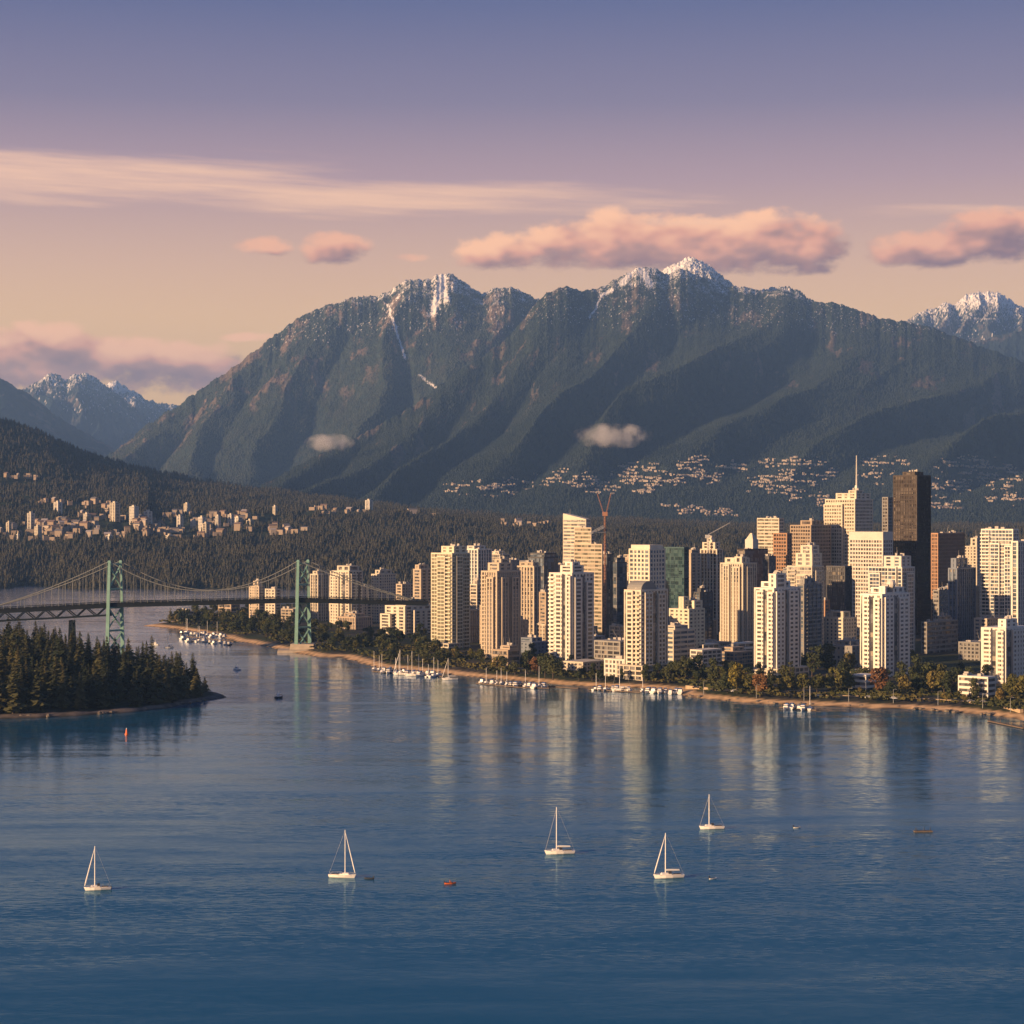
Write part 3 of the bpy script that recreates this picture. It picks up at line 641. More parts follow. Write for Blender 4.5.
# ------------------------------------------------------------------ trees
def conifer(seed, H, Rm):
    rg = np.random.default_rng(seed); vs = []; n = 0; V = []; Fc = []
    tiers = int(H * 1.15); z0 = H * 0.10
    for k in range(tiers):
        f = k / tiers; z = z0 + (H - z0) * f ** 0.95
        r = Rm * (1 - f) ** 0.8 * rg.uniform(0.75, 1.15) * (0.6 + 0.4 * min(1, f / 0.12)) + 0.15
        nb = int(9 - 4 * f)
        for j in range(nb):
            a = j * 6.283 / nb + rg.uniform(-.4, .4) + k * 1.3; rr = r * rg.uniform(0.55, 1.2); ca, sa = math.cos(a), math.sin(a)
            for q in range(3):
                t0, t1 = q / 3, (q + 1.25) / 3; w = (0.30 + 0.12 * q) * rr * (1 - 0.45 * (q == 2)) * 0.9 + 0.2
                dz0, dz1 = -0.28 * rr * t0 ** 1.3, -0.28 * rr * t1 ** 1.3 + rg.uniform(-.3, .3)
                tw = rg.uniform(-.5, .5)
                for t, dz, ww in ((t0, dz0, w), (t1, dz1, w * 0.55)):
                    for s in (-1, 1): V.append((ca * rr * t - sa * s * ww, sa * rr * t + ca * s * ww, z + dz + s * tw * ww))
                Fc.append((n, n + 1, n + 3, n + 2)); n += 4
    V.append((0, 0, H)); 
    V += [(0.5, 0, H - 2.2), (-.3, .4, H - 2.2), (-.3, -.4, H - 2.2)]
    V = np.array(V); q = len(V) - 4
    return np_mesh('crown', V, np.concatenate([np.array(Fc), [(q, q + 1, q + 2, q + 3)]]), MATS['conifer_foliage'], smooth=False)
def broadleaf(seed, H, Rm, m, tall=1.0):
    rg = np.random.default_rng(seed); V = []; Fc = []; n = 0
    cl = []
    for _ in range(13):
        a = rg.uniform(0, 6.283); t = rg.uniform(-1, 1); r = math.sqrt(max(0, 1 - t * t)) * rg.uniform(.35, .75)
        cl.append((math.cos(a) * r * Rm, math.sin(a) * r * Rm, H * 0.58 + t * H * 0.30 * tall, Rm * rg.uniform(.32, .52)))
    for cx, cy, cz, cr in cl:
        for _ in range(62):
            v = rg.normal(size=3); v /= np.linalg.norm(v); p = np.array((cx, cy, cz)) + v * cr * rg.uniform(.6, 1.05) * (1, 1, 0.85)
            a = rg.normal(size=3); a /= np.linalg.norm(a); b = np.cross(a, v + 0.3 * rg.normal(size=3)); b /= np.linalg.norm(b) + 1e-6; s = rg.uniform(.3, .62) * Rm / 4.5
            V += [p - a * s, p + b * s, p + a * s, p - b * s]; Fc.append((n, n + 1, n + 2, n + 3)); n += 4
    return np_mesh('crown', np.array(V), np.array(Fc), m, smooth=False)
def trunk_mesh(H, r, limbs, seed):
    rg = random.Random(seed); b = MB(); b.bar((0, 0, -1.5), (rg.uniform(-.2, .2), 0, H * 0.45), r, r * .65, 6); b.bar((0, 0, H * 0.44), (0, 0, H * 0.93), r * .65, r * .15, 5)
    for k in range(limbs):
        a = k * 6.283 / limbs + rg.random(); z = H * rg.uniform(.28, .45); b.bar((0, 0, z), (math.cos(a) * H * .22, math.sin(a) * H * .22, z + H * .22), r * .4, r * .12, 4)
    return b.mesh('trunk', MATS['bark'])
mat('bark', (0.10, 0.075, 0.055), 0.95, var=0.4, vscale=1.5)
foliage('conifer_foliage', (0.024, 0.034, 0.018), (0.060, 0.066, 0.028), (0.125, 0.110, 0.042), 0.02)
LEAF = [foliage('leaf_olive', (0.05, 0.055, 0.018), (0.10, 0.095, 0.028), (0.16, 0.13, 0.04), 0.03), foliage('leaf_dark_green', (0.025, 0.035, 0.016), (0.045, 0.055, 0.024), (0.07, 0.075, 0.03), 0.03),
        foliage('leaf_russet', (0.08, 0.04, 0.022), (0.13, 0.065, 0.03), (0.17, 0.09, 0.04), 0.03), foliage('leaf_gold_green', (0.10, 0.09, 0.02), (0.17, 0.14, 0.03), (0.22, 0.16, 0.05), 0.03)]
CON = [(conifer(100 + k, h, r), trunk_mesh(h, 0.45, 0, k), h) for k, (h, r) in enumerate([(22, 5.0), (25, 5.2), (18, 4.8), (23, 5.9), (20, 4.2), (26, 5.6), (15, 4.6)])]
def place_tree(kind, cm, tm, loc, sc, label, cat, group):
    e = empty(kind, loc, random.uniform(0, 6.28)); e.scale = (sc * random.uniform(.9, 1.12), sc * random.uniform(.9, 1.12), sc)
    tag(e, label, cat, group); link('crown', cm, e); link('trunk', tm, e); return e
def islet_trees():
    rnd = random.Random(12); pts = []; sd = poly_sd(IX, IY, ISLET); tries = 0
    hx = {}
    while len(pts) < 285 and tries < 20000:
        tries += 1; i = rnd.randrange(IX.shape[0]); j = rnd.randrange(IX.shape[1]); x, y = IX[i, j], IY[i, j]; s = sd[i, j]
        if s < 7: continue
        u = 512 + F * x / y
        if u < -45 or u > 208: continue
        if rnd.random() < (0.0 if s < 40 else 0.25): continue
        if any((x - a) ** 2 + (y - b) ** 2 < 5.2 ** 2 for a, b, _ in pts): continue
        pts.append((x, y, IZ[i, j]))
    for x, y, z in pts:
        u = 512 + F * x / y
        k = rnd.randrange(len(CON)); cm, tm, h = CON[k]
        sc = rnd.uniform(.8, 1.2) * float(np.interp(u, [0, 110, 150, 180, 210], [1.24, 1.12, 1.03, 0.92, 0.68]))
        place_tree('conifer_tree', cm, tm, (x, y, z - 0.6), sc, 'dark conifer in the dense wood on the rocky islet', 'conifer', 'conifers crowded on the islet')
    # lower brush at the wood's edge
    return len(pts)
islet_trees()

# ------------------------------------------------------------------ buildings
W = dict(cream=mat('wall_cream', (0.66, 0.59, 0.47), 0.8, var=0.14, vscale=0.12, objvar=0.25), warm=mat('wall_warm_beige', (0.55, 0.46, 0.35), 0.8, var=0.14, vscale=0.12, objvar=0.25), white=mat('wall_white', (0.76, 0.71, 0.62), 0.75, var=0.1, vscale=0.12, objvar=0.25),
         sand=mat('wall_sandstone', (0.48, 0.38, 0.28), 0.85, var=0.15, vscale=0.12, objvar=0.25), orange=mat('wall_terracotta', (0.46, 0.27, 0.16), 0.8, var=0.1, vscale=0.12, objvar=0.25), brown=mat('wall_dark_brown', (0.040, 0.026, 0.019), 0.55, var=0.2, vscale=0.1),
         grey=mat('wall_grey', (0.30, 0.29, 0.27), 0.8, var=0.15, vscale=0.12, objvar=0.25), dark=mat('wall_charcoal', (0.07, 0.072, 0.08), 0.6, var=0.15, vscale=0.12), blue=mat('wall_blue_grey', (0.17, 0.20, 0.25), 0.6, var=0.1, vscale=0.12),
         teal=mat('wall_teal_metal', (0.03, 0.075, 0.085), 0.45), pale=mat('wall_pale_yellow', (0.66, 0.61, 0.46), 0.7, var=0.12, vscale=0.12, objvar=0.25))
ROOFM = mat('roof_gravel', (0.22, 0.20, 0.18), 0.95, var=0.3, vscale=0.2); PLANT = mat('roof_plant_metal', (0.42, 0.39, 0.35), 0.7, var=0.2, vscale=0.3)
def glass(name, c, rough=0.12, spec=0.5, metal=0.0, bright=(0.30, 0.25, 0.19)):
    m = bpy.data.materials.new(name); m.use_nodes = True; t = NT(m.node_tree); b = t.n['Principled BSDF']
    b.inputs['Specular IOR Level'].default_value = spec; b.inputs['Metallic'].default_value = metal
    g = t.new('ShaderNodeNewGeometry'); q = t.vm('MULTIPLY', g.outputs['Position'], (0.33, 0.33, 0.32))
    wn = t.new('ShaderNodeTexWhiteNoise'); t.l.new(t.vm('FLOOR', q), wn.inputs[0])
    v = t.ramp(wn.outputs[0], [(0.0, tuple(x * .4 for x in c)), (0.5, c), (0.78, tuple(min(1, x * 1.6 + 0.03) for x in c)), (1.0, bright)])
    t.put(b.inputs['Base Color'], v); t.put(b.inputs['Roughness'], t.m('ADD', t.m('MULTIPLY', wn.outputs[0], 0.15), rough)); MATS[name] = m; return m
G = dict(dark=glass('glass_dark', (0.085, 0.082, 0.085)), bronze=glass('glass_bronze', (0.035, 0.022, 0.016), 0.15, 0.6, bright=(0.10, 0.065, 0.04)), teal=glass('glass_teal', (0.010, 0.040, 0.046), 0.1, 0.7, bright=(0.03, 0.08, 0.08)), blue=glass('glass_blue', (0.075, 0.10, 0.13), 0.1, 0.6), olive=glass('glass_olive', (0.14, 0.13, 0.09), 0.15, 0.6), clear=glass('glass_pale', (0.20, 0.20, 0.20), 0.15, 0.7))
PANE_M = {}
def pane_mat(k):
    if k in PANE_M: return PANE_M[k]
    m = bpy.data.materials.new('window_pane_' + k); m.use_nodes = True; t = NT(m.node_tree); b = t.n['Principled BSDF']; oi = t.new('ShaderNodeObjectInfo')
    c = {'dark': (0.10, 0.095, 0.092), 'olive': (0.15, 0.14, 0.10), 'blue': (0.05, 0.07, 0.10)}.get(k, (0.05, 0.05, 0.05))
    t.put(b.inputs['Base Color'], t.ramp(oi.outputs['Random'], [(0, tuple(v * .35 for v in c)), (0.5, c), (0.8, tuple(v * 2.0 for v in c)), (1, (0.32, 0.26, 0.19))])); b.inputs['Roughness'].default_value = 0.15
    PANE_M[k] = m; return m
# facade styles: bay width, pier width, spandrel height, storey, how far piers / spandrels stand out, corner pier
ST = dict(flat=(3.6, 1.9, 1.25, 2.95, .34, .28, 1.5), flat2=(3.2, 1.3, 1.15, 2.95, .34, .28, 1.2), ribbon=(9.0, .5, 1.55, 3.5, .22, .34, .7), grid=(2.7, 0.75, 1.35, 3.5, .5, .42, 1.2), fins=(3.4, 1.25, .5, 3.3, .7, .2, 1.4),
          curtain=(1.8, .16, .32, 3.6, .14, .10, .3), brownfin=(1.7, .55, .9, 3.5, .45, .22, .8), open=(5.2, .9, .95, 2.9, .38, .5, .9), punch=(3.9, 2.3, 1.45, 2.9, .34, .28, 1.4), vert=(2.3, 1.05, .55, 2.95, .55, .2, 1.3), glassy=(3.0, .35, .75, 2.95, .2, .3, .8), wide=(6.5, 3.6, 1.1, 2.95, .4, .3, 2.2))
THETA = R(42)
FOOT = []                       # footprints for keeping trees and infill clear
def face_iter(cx, cy, w, l):
    """four faces: (centre, along vector, outward normal, width)"""
    return [((cx, cy - l / 2), (1, 0), (0, -1), w), ((cx + w / 2, cy), (0, 1), (1, 0), l), ((cx, cy + l / 2), (-1, 0), (0, 1), w), ((cx - w / 2, cy), (0, -1), (-1, 0), l)]
def block(wall, core, cx, cy, w, l, z0, z1, style, cap=1.2, panes=None, sides=(0, 1, 2, 3), rng=random):
    bay, pw, sh, fl, dp, ds, cw = ST[style]; ins = max(dp, ds)
    core.box(cx, cy, z0, w - 2 * ins, l - 2 * ins, z1 - z0 - 0.2)
    nf = max(1, int(round((z1 - z0 - cap) / fl))); fh = (z1 - z0 - cap) / nf
    wall.box(cx, cy, z1 - cap, w - .02, l - .02, cap)                       # parapet band
    for k in range(nf):
        zz = z0 + k * fh
        e = ins - ds
        wall.box(cx, cy, zz, w - 2 * e, l - 2 * e, sh) if False else None
        for (fx, fy), (ax, ay), (nx, ny), fw in face_iter(cx, cy, w, l):
            o = ins - ds / 2 - (ins - ds)
            px, py = fx - nx * (ins - ds + ds / 2 - 0.0) , fy - ny * (ins - ds + ds / 2)
            ww = fw - 2 * ins
            wall.box(px, py, zz, ww if ax else ds, ds if ax else ww, sh)
    for (fx, fy), (ax, ay), (nx, ny), fw in face_iter(cx, cy, w, l):
        inner = fw - 2 * cw; nb = max(1, int(round(inner / bay))); bw = inner / nb
        for k in range(1, nb):
            t = -inner / 2 + k * bw; px, py = fx + ax * t - nx * (ins - dp / 2), fy + ay * t - ny * (ins - dp / 2)
            wall.box(px, py, z0, pw if ax else dp, dp if ax else pw, z1 - z0 - cap + .01)
        if panes is not None and (nx, ny) in ((0, -1), (1, 0)):
            for k in range(nb):
                t = -inner / 2 + (k + .5) * bw; wpane = bw - pw
                if k in (0, nb - 1): wpane = bw - pw / 2; t += pw / 4 * (-1 if k == 0 else 1)
                for q in range(nf): panes.append((fx + ax * t - nx * (ins - .06), fy + ay * t - ny * (ins - .06), z0 + q * fh + sh, wpane, fh - sh, 0 if ax else 1))
    for sx in (-1, 1):
        for sy in (-1, 1): wall.box(cx + sx * (w - cw) / 2, cy + sy * (l - cw) / 2, z0, cw + .006, cw + .006, z1 - z0 - cap + .02)
    return nf, fh
def balconies(root, m, cx, cy, w, l, z0, nf, fh, face, t0, t1, dep=1.5):
    b = MB(); (fx, fy), (ax, ay), (nx, ny), fw = face_iter(cx, cy, w, l)[face]; c = (t0 + t1) / 2 * fw; L = (t1 - t0) * fw
    for k in range(1, nf):
        z = z0 + k * fh; px, py = fx + ax * c + nx * dep / 2, fy + ay * c + ny * dep / 2
        b.box(px, py, z - .12, L if ax else dep, dep if ax else L, .24)
        qx, qy = fx + ax * c + nx * (dep - .06), fy + ay * c + ny * (dep - .06); b.box(qx, qy, z + .122, L if ax else .1, .1 if ax else L, .85)
    b.build('balcony_stack', m, root)
def roof_clutter(root, cx, cy, w, l, z, seed):
    r = random.Random(seed)
    for _ in range(r.randint(3, 6)):
        MB().box(cx + r.uniform(-.36, .36) * w, cy + r.uniform(-.36, .36) * l, z - .05, r.uniform(1, 3.2), r.uniform(1, 3.2), r.uniform(.8, 2.4), r.uniform(0, .2)).build('roof_plant', PLANT, root)
    if r.random() < .6: MB().bar((cx + r.uniform(-.2, .2) * w, cy, z), (cx + r.uniform(-.2, .2) * w, cy, z + r.uniform(5, 9)), .14, .06, 4).build('antenna', PLANT, root)
def geom(xl, xc, xr, d, th):
    cx, cy = gx(xc, d), d; k1, k2 = (xl - 512) / F, (xr - 512) / F
    L1 = max(5, (cx - k1 * d) / (math.cos(th) + k1 * math.sin(th))); L2 = max(5, (k2 * d - cx) / (math.sin(th) - k2 * math.cos(th)))
    mx = cx - math.cos(th) * L1 / 2 + math.sin(th) * L2 / 2; my = cy + math.sin(th) * L1 / 2 + math.cos(th) * L2 / 2
    return L1, L2, mx, my
TOWERS = []
def tower(name, label, xl, xc, xr, yt, d, wall='cream', gl='dark', style='flat', pent=None, podium=None, cat='tower', group=None, bays=(), balc=(), panes=False, th=None, seed=None, zbase=4.0, wing=None, ztop=None, fancy=True):
    """xl, xc, xr: rows of the left edge, near corner and right edge; yt: row of the roof"""
    th = THETA if th is None else th; L1, L2, mx, my = geom(xl, xc, xr, d, th); z1 = ztop or zy(yt, d) ; seed = seed if seed is not None else int(xl * 7 + yt)
    root = empty(name, (mx, my, zbase), -th); tag(root, label, cat, group); FOOT.append((mx, my, math.hypot(L1, L2) / 2)); H = z1 - zbase
    wb, cb = MB(), MB(); pl = [] if panes else None
    nf, fh = block(wb, cb, 0, 0, L1, L2, -1.5, H, style, panes=pl)
    for face, t0, t1, dep, hf in bays:                     # projecting bays running up the facade
        (fx, fy), (ax, ay), (nx, ny), fw = face_iter(0, 0, L1, L2)[face]; c = (t0 + t1) / 2 * fw; w = (t1 - t0) * fw
        px, py = fx + ax * c + nx * (dep / 2 - .25), fy + ay * c + ny * (dep / 2 - .25)
        block(wb, cb, px, py, w if ax else dep + .5, dep + .5 if ax else w, -1.5, H * hf, style, panes=pl)
    if wing:
        for (u0, v0, w, l, hh) in wing: block(wb, cb, u0 * L1, v0 * L2, w * L1, l * L2, -1.5, H * hh, style, panes=pl)
    wb.build('wall', W[wall], root); cb.build('glazing', G[gl], root)
    if bays and style in ('flat', 'flat2', 'punch'):                # recessed looking strips of glass between the bays
        for face in (0, 1):
            (fx, fy), (ax, ay), (nx, ny), fw = face_iter(0, 0, L1, L2)[face]; iv = sorted([(b[1], b[2]) for b in bays if b[0] == face] + [(b[1], b[2]) for b in balc if b[0] == face]); cur = -.47
            for a0, a1 in iv + [(.47, .5)]:
                if a0 - cur > .10:
                    sg = MB(); c = (cur + a0) / 2 * fw; w = min(a0 - cur, .2) * .72 * fw; px, py = fx + ax * c, fy + ay * c
                    sg.box(px + nx * .03, py + ny * .03, -1, w if ax else .3, .3 if ax else w, H * .985)
                    sg.build('glass_strip', G['dark' if gl == 'olive' else gl], root)
                cur = max(cur, a1)
    for face, t0, t1, dep in balc: balconies(root, W[wall], 0, 0, L1, L2, -1.5, nf, fh, face, t0, t1, dep)
    MB().box(0, 0, H - .6, L1 - 1.2, L2 - 1.2, .45).build('roof', ROOFM, root)
    zt = H
    if pent:
        for k, (a0, a1, b0, b1, hp) in enumerate(pent if isinstance(pent, list) else [pent]):
            w1, c1 = MB(), MB(); block(w1, c1, (a0 + a1) / 2 * L1, (b0 + b1) / 2 * L2, (a1 - a0) * L1, (b1 - b0) * L2, H - .3, H + hp, 'wide' if style not in ('curtain', 'ribbon') else style, cap=1.0)
            p = w1.build('penthouse', W[wall], root); c1.build('glazing', G[gl], p); zt = max(zt, H + hp)
        a0, a1, b0, b1, hp = (pent if isinstance(pent, list) else [pent])[-1]; roof_clutter(root, (a0 + a1) / 2 * L1, (b0 + b1) / 2 * L2, (a1 - a0) * L1 * .7, (b1 - b0) * L2 * .7, H + hp, seed)
    if fancy: roof_clutter(root, 0, 0, L1, L2, H, seed + 1)
    if podium:
        for (a, b, w, l, hp) in podium:
            w2, c2 = MB(), MB(); block(w2, c2, a * L1, b * L2, w, l, -1.4, hp, 'open', cap=.9); p = w2.build('podium', W['warm' if wall in ('warm', 'sand') else 'cream'], root); c2.build('glazing', G['dark'], p)
    if panes:
        order = sorted(range(len(pl)), key=lambda i: -pl[i][2]); keep = set(order[:100]); pm = pane_mat(gl if gl in ('olive', 'blue') else 'dark'); cache = {}; rest = MB()
        for i, (x, y, z, w, h, ax) in enumerate(pl):
            if i in keep:
                k = (round(w, 2), round(h, 2), ax)
                if k not in cache: cache[k] = MB().box(0, 0, 0, w if not ax else .08, .08 if not ax else w, h).mesh('window', pm)
                o = link('window', cache[k], root); o.location = (x, y, z)
            else: rest.box(x, y, z, w if not ax else .08, .08 if not ax else w, h)
        if rest.v: rest.build('window', pm, root)['kind'] = 'stuff'
    TOWERS.append(root); return root, L1, L2, H
dg = lambda y: 220000.0 / (y - 512)
T = tower
BAYA = ((0, -.16, .22, 1.6, .97), (1, -.30, .06, 1.4, .97)); BAYB = ((0, .05, .38, 1.8, .98), (1, -.12, .34, 1.6, .96)); BALA = ((0, -.46, -.2, 1.5), (1, .12, .44, 1.5)); BALB = ((0, -.4, -.02, 1.4), (1, -.44, -.16, 1.4))
# --- front row by the water
r, L1, L2, H = T('apartment_tower', 'pale yellow apartment tower beside the bridge end, tallest at the left of the skyline', 431, 452, 470, 553, dg(648), 'pale', 'olive', 'glassy', [(-.18, .42, -.3, .42, 5.5)], [(.05, -.5, 27, 14, 5)], bays=BAYA, balc=((0, .24, .47, 1.4), (1, .1, .44, 1.5)), panes=True)
T('apartment_tower', 'brownish beige apartment tower with stepped top behind the terraced block', 481, 497, 521, 571, dg(659), 'warm', 'dark', 'vert', [(-.3, .4, -.35, .2, 6), (-.1, .3, -.2, .15, 9)], bays=((0, -.1, .34, 1.6, .93), (1, -.36, -.08, 1.8, .93), (1, .06, .36, 1.8, .93)), balc=((0, -.45, -.14, 1.3),), panes=True)
T('apartment_block', 'low terraced pink beige block at the foot of the brownish tower', 492, 508, 520, 650, dg(665), 'sand', 'dark', 'ribbon', [(-.1, .45, -.3, .4, 3)], cat='building')
T('apartment_tower', 'cream tower with white corner piers and stepped white top above the white podium', 549, 572, 594, 573, dg(663), 'white', 'dark', 'flat', [(-.05, .48, -.46, .05, 5.5), (.1, .42, -.4, -.05, 8)], bays=((0, -.2, .12, 1.5, .99), (0, .28, .49, 1.8, .97), (1, -.42, -.1, 1.5, .95), (1, .1, .42, 1.5, .9)), balc=((0, -.49, -.24, 1.4),), panes=True)
T('podium_block', 'low cream block in front of the tower with white corner piers', 562, 583, 606, 662, dg(671), 'cream', 'dark', 'flat2', cat='building', fancy=False)
T('office_block', 'low white four storey block standing at the shore left of the split level tower', 604, 635, 642, 660, dg(676.5), 'white', 'dark', 'flat2', cat='building')
r, L1, L2, H = T('apartment_tower', 'tall split level cream tower with rounded roof on its lower front half', 624, 641, 668, 590, dg(677), 'cream', 'dark', 'flat2', None, [(.1, -.1, 22, 34, 9)], bays=((0, -.3, .1, 1.6, .99), (1, -.4, -.12, 1.5, .97), (1, .08, .36, 1.5, .95)), balc=((0, .12, .46, 1.4),), panes=True)
wb, cb = MB(), MB(); block(wb, cb, -13.5, L2 * .62, L1 * 1.25, L2 * .6, -1.5, H + 27, 'flat2'); wb.build('rear_wing', W['cream'], r); cb.build('glazing', G['blue'], r); MB().box(-13.5, L2 * .62, H + 27, L1 * 1.12, L2 * .5, 2.6).build('crown_band', W['cream'], r)
b = MB(); n = 10; b.loft([[(-L1 * .1 + s * L1 * .42, -L2 * .1 - L2 * .28 * math.cos(math.pi * k / n), H - .3 + 6 * math.sin(math.pi * k / n)) for k in range(n + 1)] for s in (-1, 1)]); b.build('vaulted_roof', W['grey'], r)
T('apartment_block', 'mid rise cream block of square windows with white rooftop stair tower', 669, 689, 705, 609, dg(660), 'pale', 'dark', 'punch', [(-.05, .2, -.46, -.1, 9), (.0, .44, -.1, .42, 6)], [(.2, .6, 20, 20, 12)], cat='building', panes=True)
T('apartment_block', 'low shaded white block joined to trees right of the cream mid rise', 690, 703, 722, 650, dg(668), 'white', 'dark', 'open', cat='building', fancy=False)
T('apartment_tower', 'cream tower with twin vertical window strips and half its front in shade', 720, 743, 757, 563, dg(652), 'cream', 'dark', 'vert', [(-.35, .3, -.4, .3, 4), (.1, .42, -.45, -.1, 5)], bays=((0, -.34, -.06, 1.5, .98), (0, .1, .4, 1.5, .96), (1, -.3, .1, 1.5, .96)), panes=True)
T('apartment_block', 'shaded flat roofed block at the foot of the twin strip tower', 731, 737, 754, 643, dg(662), 'white', 'dark', 'ribbon', cat='building', fancy=False)
T('apartment_tower', 'bright cream front tower with square white rooftop box and wide shaded right side', 754, 774, 801, 588, dg(676), 'white', 'dark', 'punch', [(-.42, .1, -.3, .4, 4), (.12, .49, -.42, -.05, 9.5)], [(-.1, -.5, 16, 10, 5), (.3, 0, 16, 38, 6)], bays=((0, -.36, .02, 1.5, .97), (0, .2, .49, 1.4, .95), (1, -.46, -.16, 1.5, .96), (1, .0, .36, 1.5, .97)), panes=True)
T('apartment_tower', 'stepped cream tower rising behind the bright tower with the white rooftop box', 787, 812, 824, 566, dg(654), 'cream', 'clear', 'glassy', [(-.2, .46, -.4, .4, 10), (-.05, .4, -.3, .3, 16)], bays=((0, -.1, .3, 1.5, .9), (1, -.3, .2, 1.5, .95)), balc=((0, -.48, -.14, 1.4),))
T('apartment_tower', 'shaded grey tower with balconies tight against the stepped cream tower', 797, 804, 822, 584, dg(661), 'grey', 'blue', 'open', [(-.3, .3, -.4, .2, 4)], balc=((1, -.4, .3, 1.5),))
T('apartment_tower', 'bright cream front tower with small dome shaped rooftop tank at the park edge', 860, 882, 910, 594, dg(677), 'white', 'dark', 'punch', [(-.4, .35, -.2, .4, 4), (.18, .46, -.36, -.02, 5)], [(-.55, -.3, 16, 12, 4.5)], bays=((0, -.34, -.04, 1.4, .98), (0, .16, .44, 1.6, .95), (1, -.44, -.14, 1.5, .96), (1, .06, .4, 1.5, .95)), panes=True)
r = TOWERS[-1]; MB().blob((8.0, -5.5, zy(594, dg(677)) - 4 + 6.2), 3.2, 3.2, 3.4, 10, 6).build('roof_tank', W['white'], r)
T('apartment_tower', 'cream tower with square crown frames just behind the tower with the rooftop tank', 868, 902, 915, 567, dg(654), 'white', 'blue', 'glassy', [(-.05, .46, -.45, .3, 8.5)], bays=((0, -.44, -.12, 1.5, .93), (0, .1, .36, 1.5, 1.0), (1, -.2, .3, 1.5, .93)), panes=True)
T('apartment_tower', 'cream mid height tower at the right front with two bright bands and small roof hut', 981, 1006, 1032, 628, dg(683), 'white', 'dark', 'punch', [(.1, .42, -.42, 0, 5.5)], bays=((0, -.42, -.06, 1.5, .99), (0, .14, .44, 1.5, .95), (1, -.3, .2, 1.5, .96)), panes=True)
T('apartment_block', 'long low white block with two window rows in front of the right tower', 958, 988, 996, 677, dg(697), 'white', 'dark', 'ribbon', cat='building')
T('apartment_block', 'low white block hidden by trees below the tower with the rooftop tank', 852, 866, 876, 675, dg(690), 'white', 'dark', 'ribbon', cat='building', fancy=False)
# --- middle rows
T('apartment_tower', 'striped beige tower with pale left face right of the stepped brownish tower', 517, 534, 541, 566, 1640, 'warm', 'dark', 'fins', [(-.4, .4, -.4, .4, 3)])
T('apartment_tower', 'dark glass faced tower with lit roof clutter behind the striped beige tower', 528, 544, 558, 557, 1720, 'dark', 'blue', 'curtain', [(-.45, .45, -.4, .4, 3.5)])
T('apartment_block', 'lit cream slab wedged between the striped tower and the white piered tower', 539, 546, 551, 592, 1600, 'sand', 'dark', 'flat')
T('apartment_block', 'small lit cream block low between two towers', 536, 546, 550, 624, 1600, 'cream', 'dark', 'flat2', cat='building')
r, L1, L2, H = T('office_tower', 'tall pale glass tower with slanted roof beside the red crane', 563, 586, 591, 519, 1950, 'cream', 'clear', 'ribbon', fancy=False)
b = MB(); b.v = [(-L1 / 2, -L2 / 2, H - .2), (L1 / 2, -L2 / 2, H - .2), (L1 / 2, L2 / 2, H - .2), (-L1 / 2, L2 / 2, H - .2), (-L1 / 2, -L2 / 2, H + 5.5), (-L1 / 2, L2 / 2, H + 5.5)]; b.f = [(0, 1, 4), (2, 3, 5), (3, 0, 4, 5), (1, 2, 5, 4), (3, 2, 1, 0)]; b.build('slanted_crown', W['cream'], r)
MB().bar((-L1 * .3, 0, H + 3), (-L1 * .3, 0, H + 10), .2, .1).build('antenna', PLANT, r)
T('office_tower', 'wide pale office tower of thin window rows in front of the slanted roof tower', 574, 602, 607, 544, 1830, 'warm', 'olive', 'ribbon', [(-.5, .1, -.4, .4, 15)])
T('office_tower', 'narrow dark tower below the red crane', 603, 607, 613, 554, 1760, 'dark', 'dark', 'curtain')
T('office_tower', 'dark windowed tower with ragged lit roof left of the split level tower', 612, 617, 627, 562, 1800, 'dark', 'blue', 'curtain', [(-.3, .3, -.4, .4, 4)])
T('apartment_block', 'small lit cream block low left of the split level tower', 609, 620, 625, 626, 1560, 'warm', 'dark', 'open', cat='building')
T('office_tower', 'teal glass office tower with pale roof edge', 664, 684, 689, 547, 1780, 'teal', 'teal', 'curtain', fancy=False)
T('apartment_tower', 'slim dark faced tower with lit cream corner strips right of the teal tower', 687, 691, 702, 553, 1840, 'warm', 'dark', 'wide', [(-.4, .4, -.4, .4, 3)])
T('apartment_tower', 'tall cream tower of strong vertical piers with a thin crane on its roof', 700, 717, 723, 549, 1800, 'cream', 'bronze', 'fins', [(-.4, .35, -.4, .4, 6), (-.2, .1, -.2, .2, 10)])
T('apartment_block', 'slate roofed dark block below the tower of vertical piers', 694, 700, 713, 592, 1640, 'dark', 'blue', 'open', [(-.4, .2, -.3, .3, 3)])
r, L1, L2, H = T('office_tower', 'brown topped dark tower carrying a small bright pointed cap', 737, 745, 768, 549, 1880, 'brown', 'dark', 'curtain')
MB().box(-1, 0, H - .2, 9, 9, 9).build('cap_base', W['white'], r); MB().box(-1, 0, H + 8.8, 8, 8, 6, 0, .25).build('cap_roof', W['cream'], r)
T('office_tower', 'pale beige office tower of thin rows standing farthest back left of the orange one', 757, 779, 784, 518, 2050, 'cream', 'olive', 'ribbon', fancy=True)
T('office_tower', 'orange brown office slab with a blank lit face', 773, 787, 792, 533, 1930, 'orange', 'bronze', 'grid', fancy=False)
T('office_tower', 'small dark block under the orange brown slab', 763, 769, 776, 556, 1830, 'dark', 'dark', 'curtain')
T('office_tower', 'sandy faced office tower with dark right side beside the orange slab', 790, 811, 831, 525, 1980, 'sand', 'bronze', 'grid', [(-.1, .45, -.4, .2, 4.5)])
T('office_tower', 'black ribbed office tower in shade left of the white hotel grid', 826, 845, 852, 566, 1640, 'dark', 'dark', 'brownfin', fancy=False)
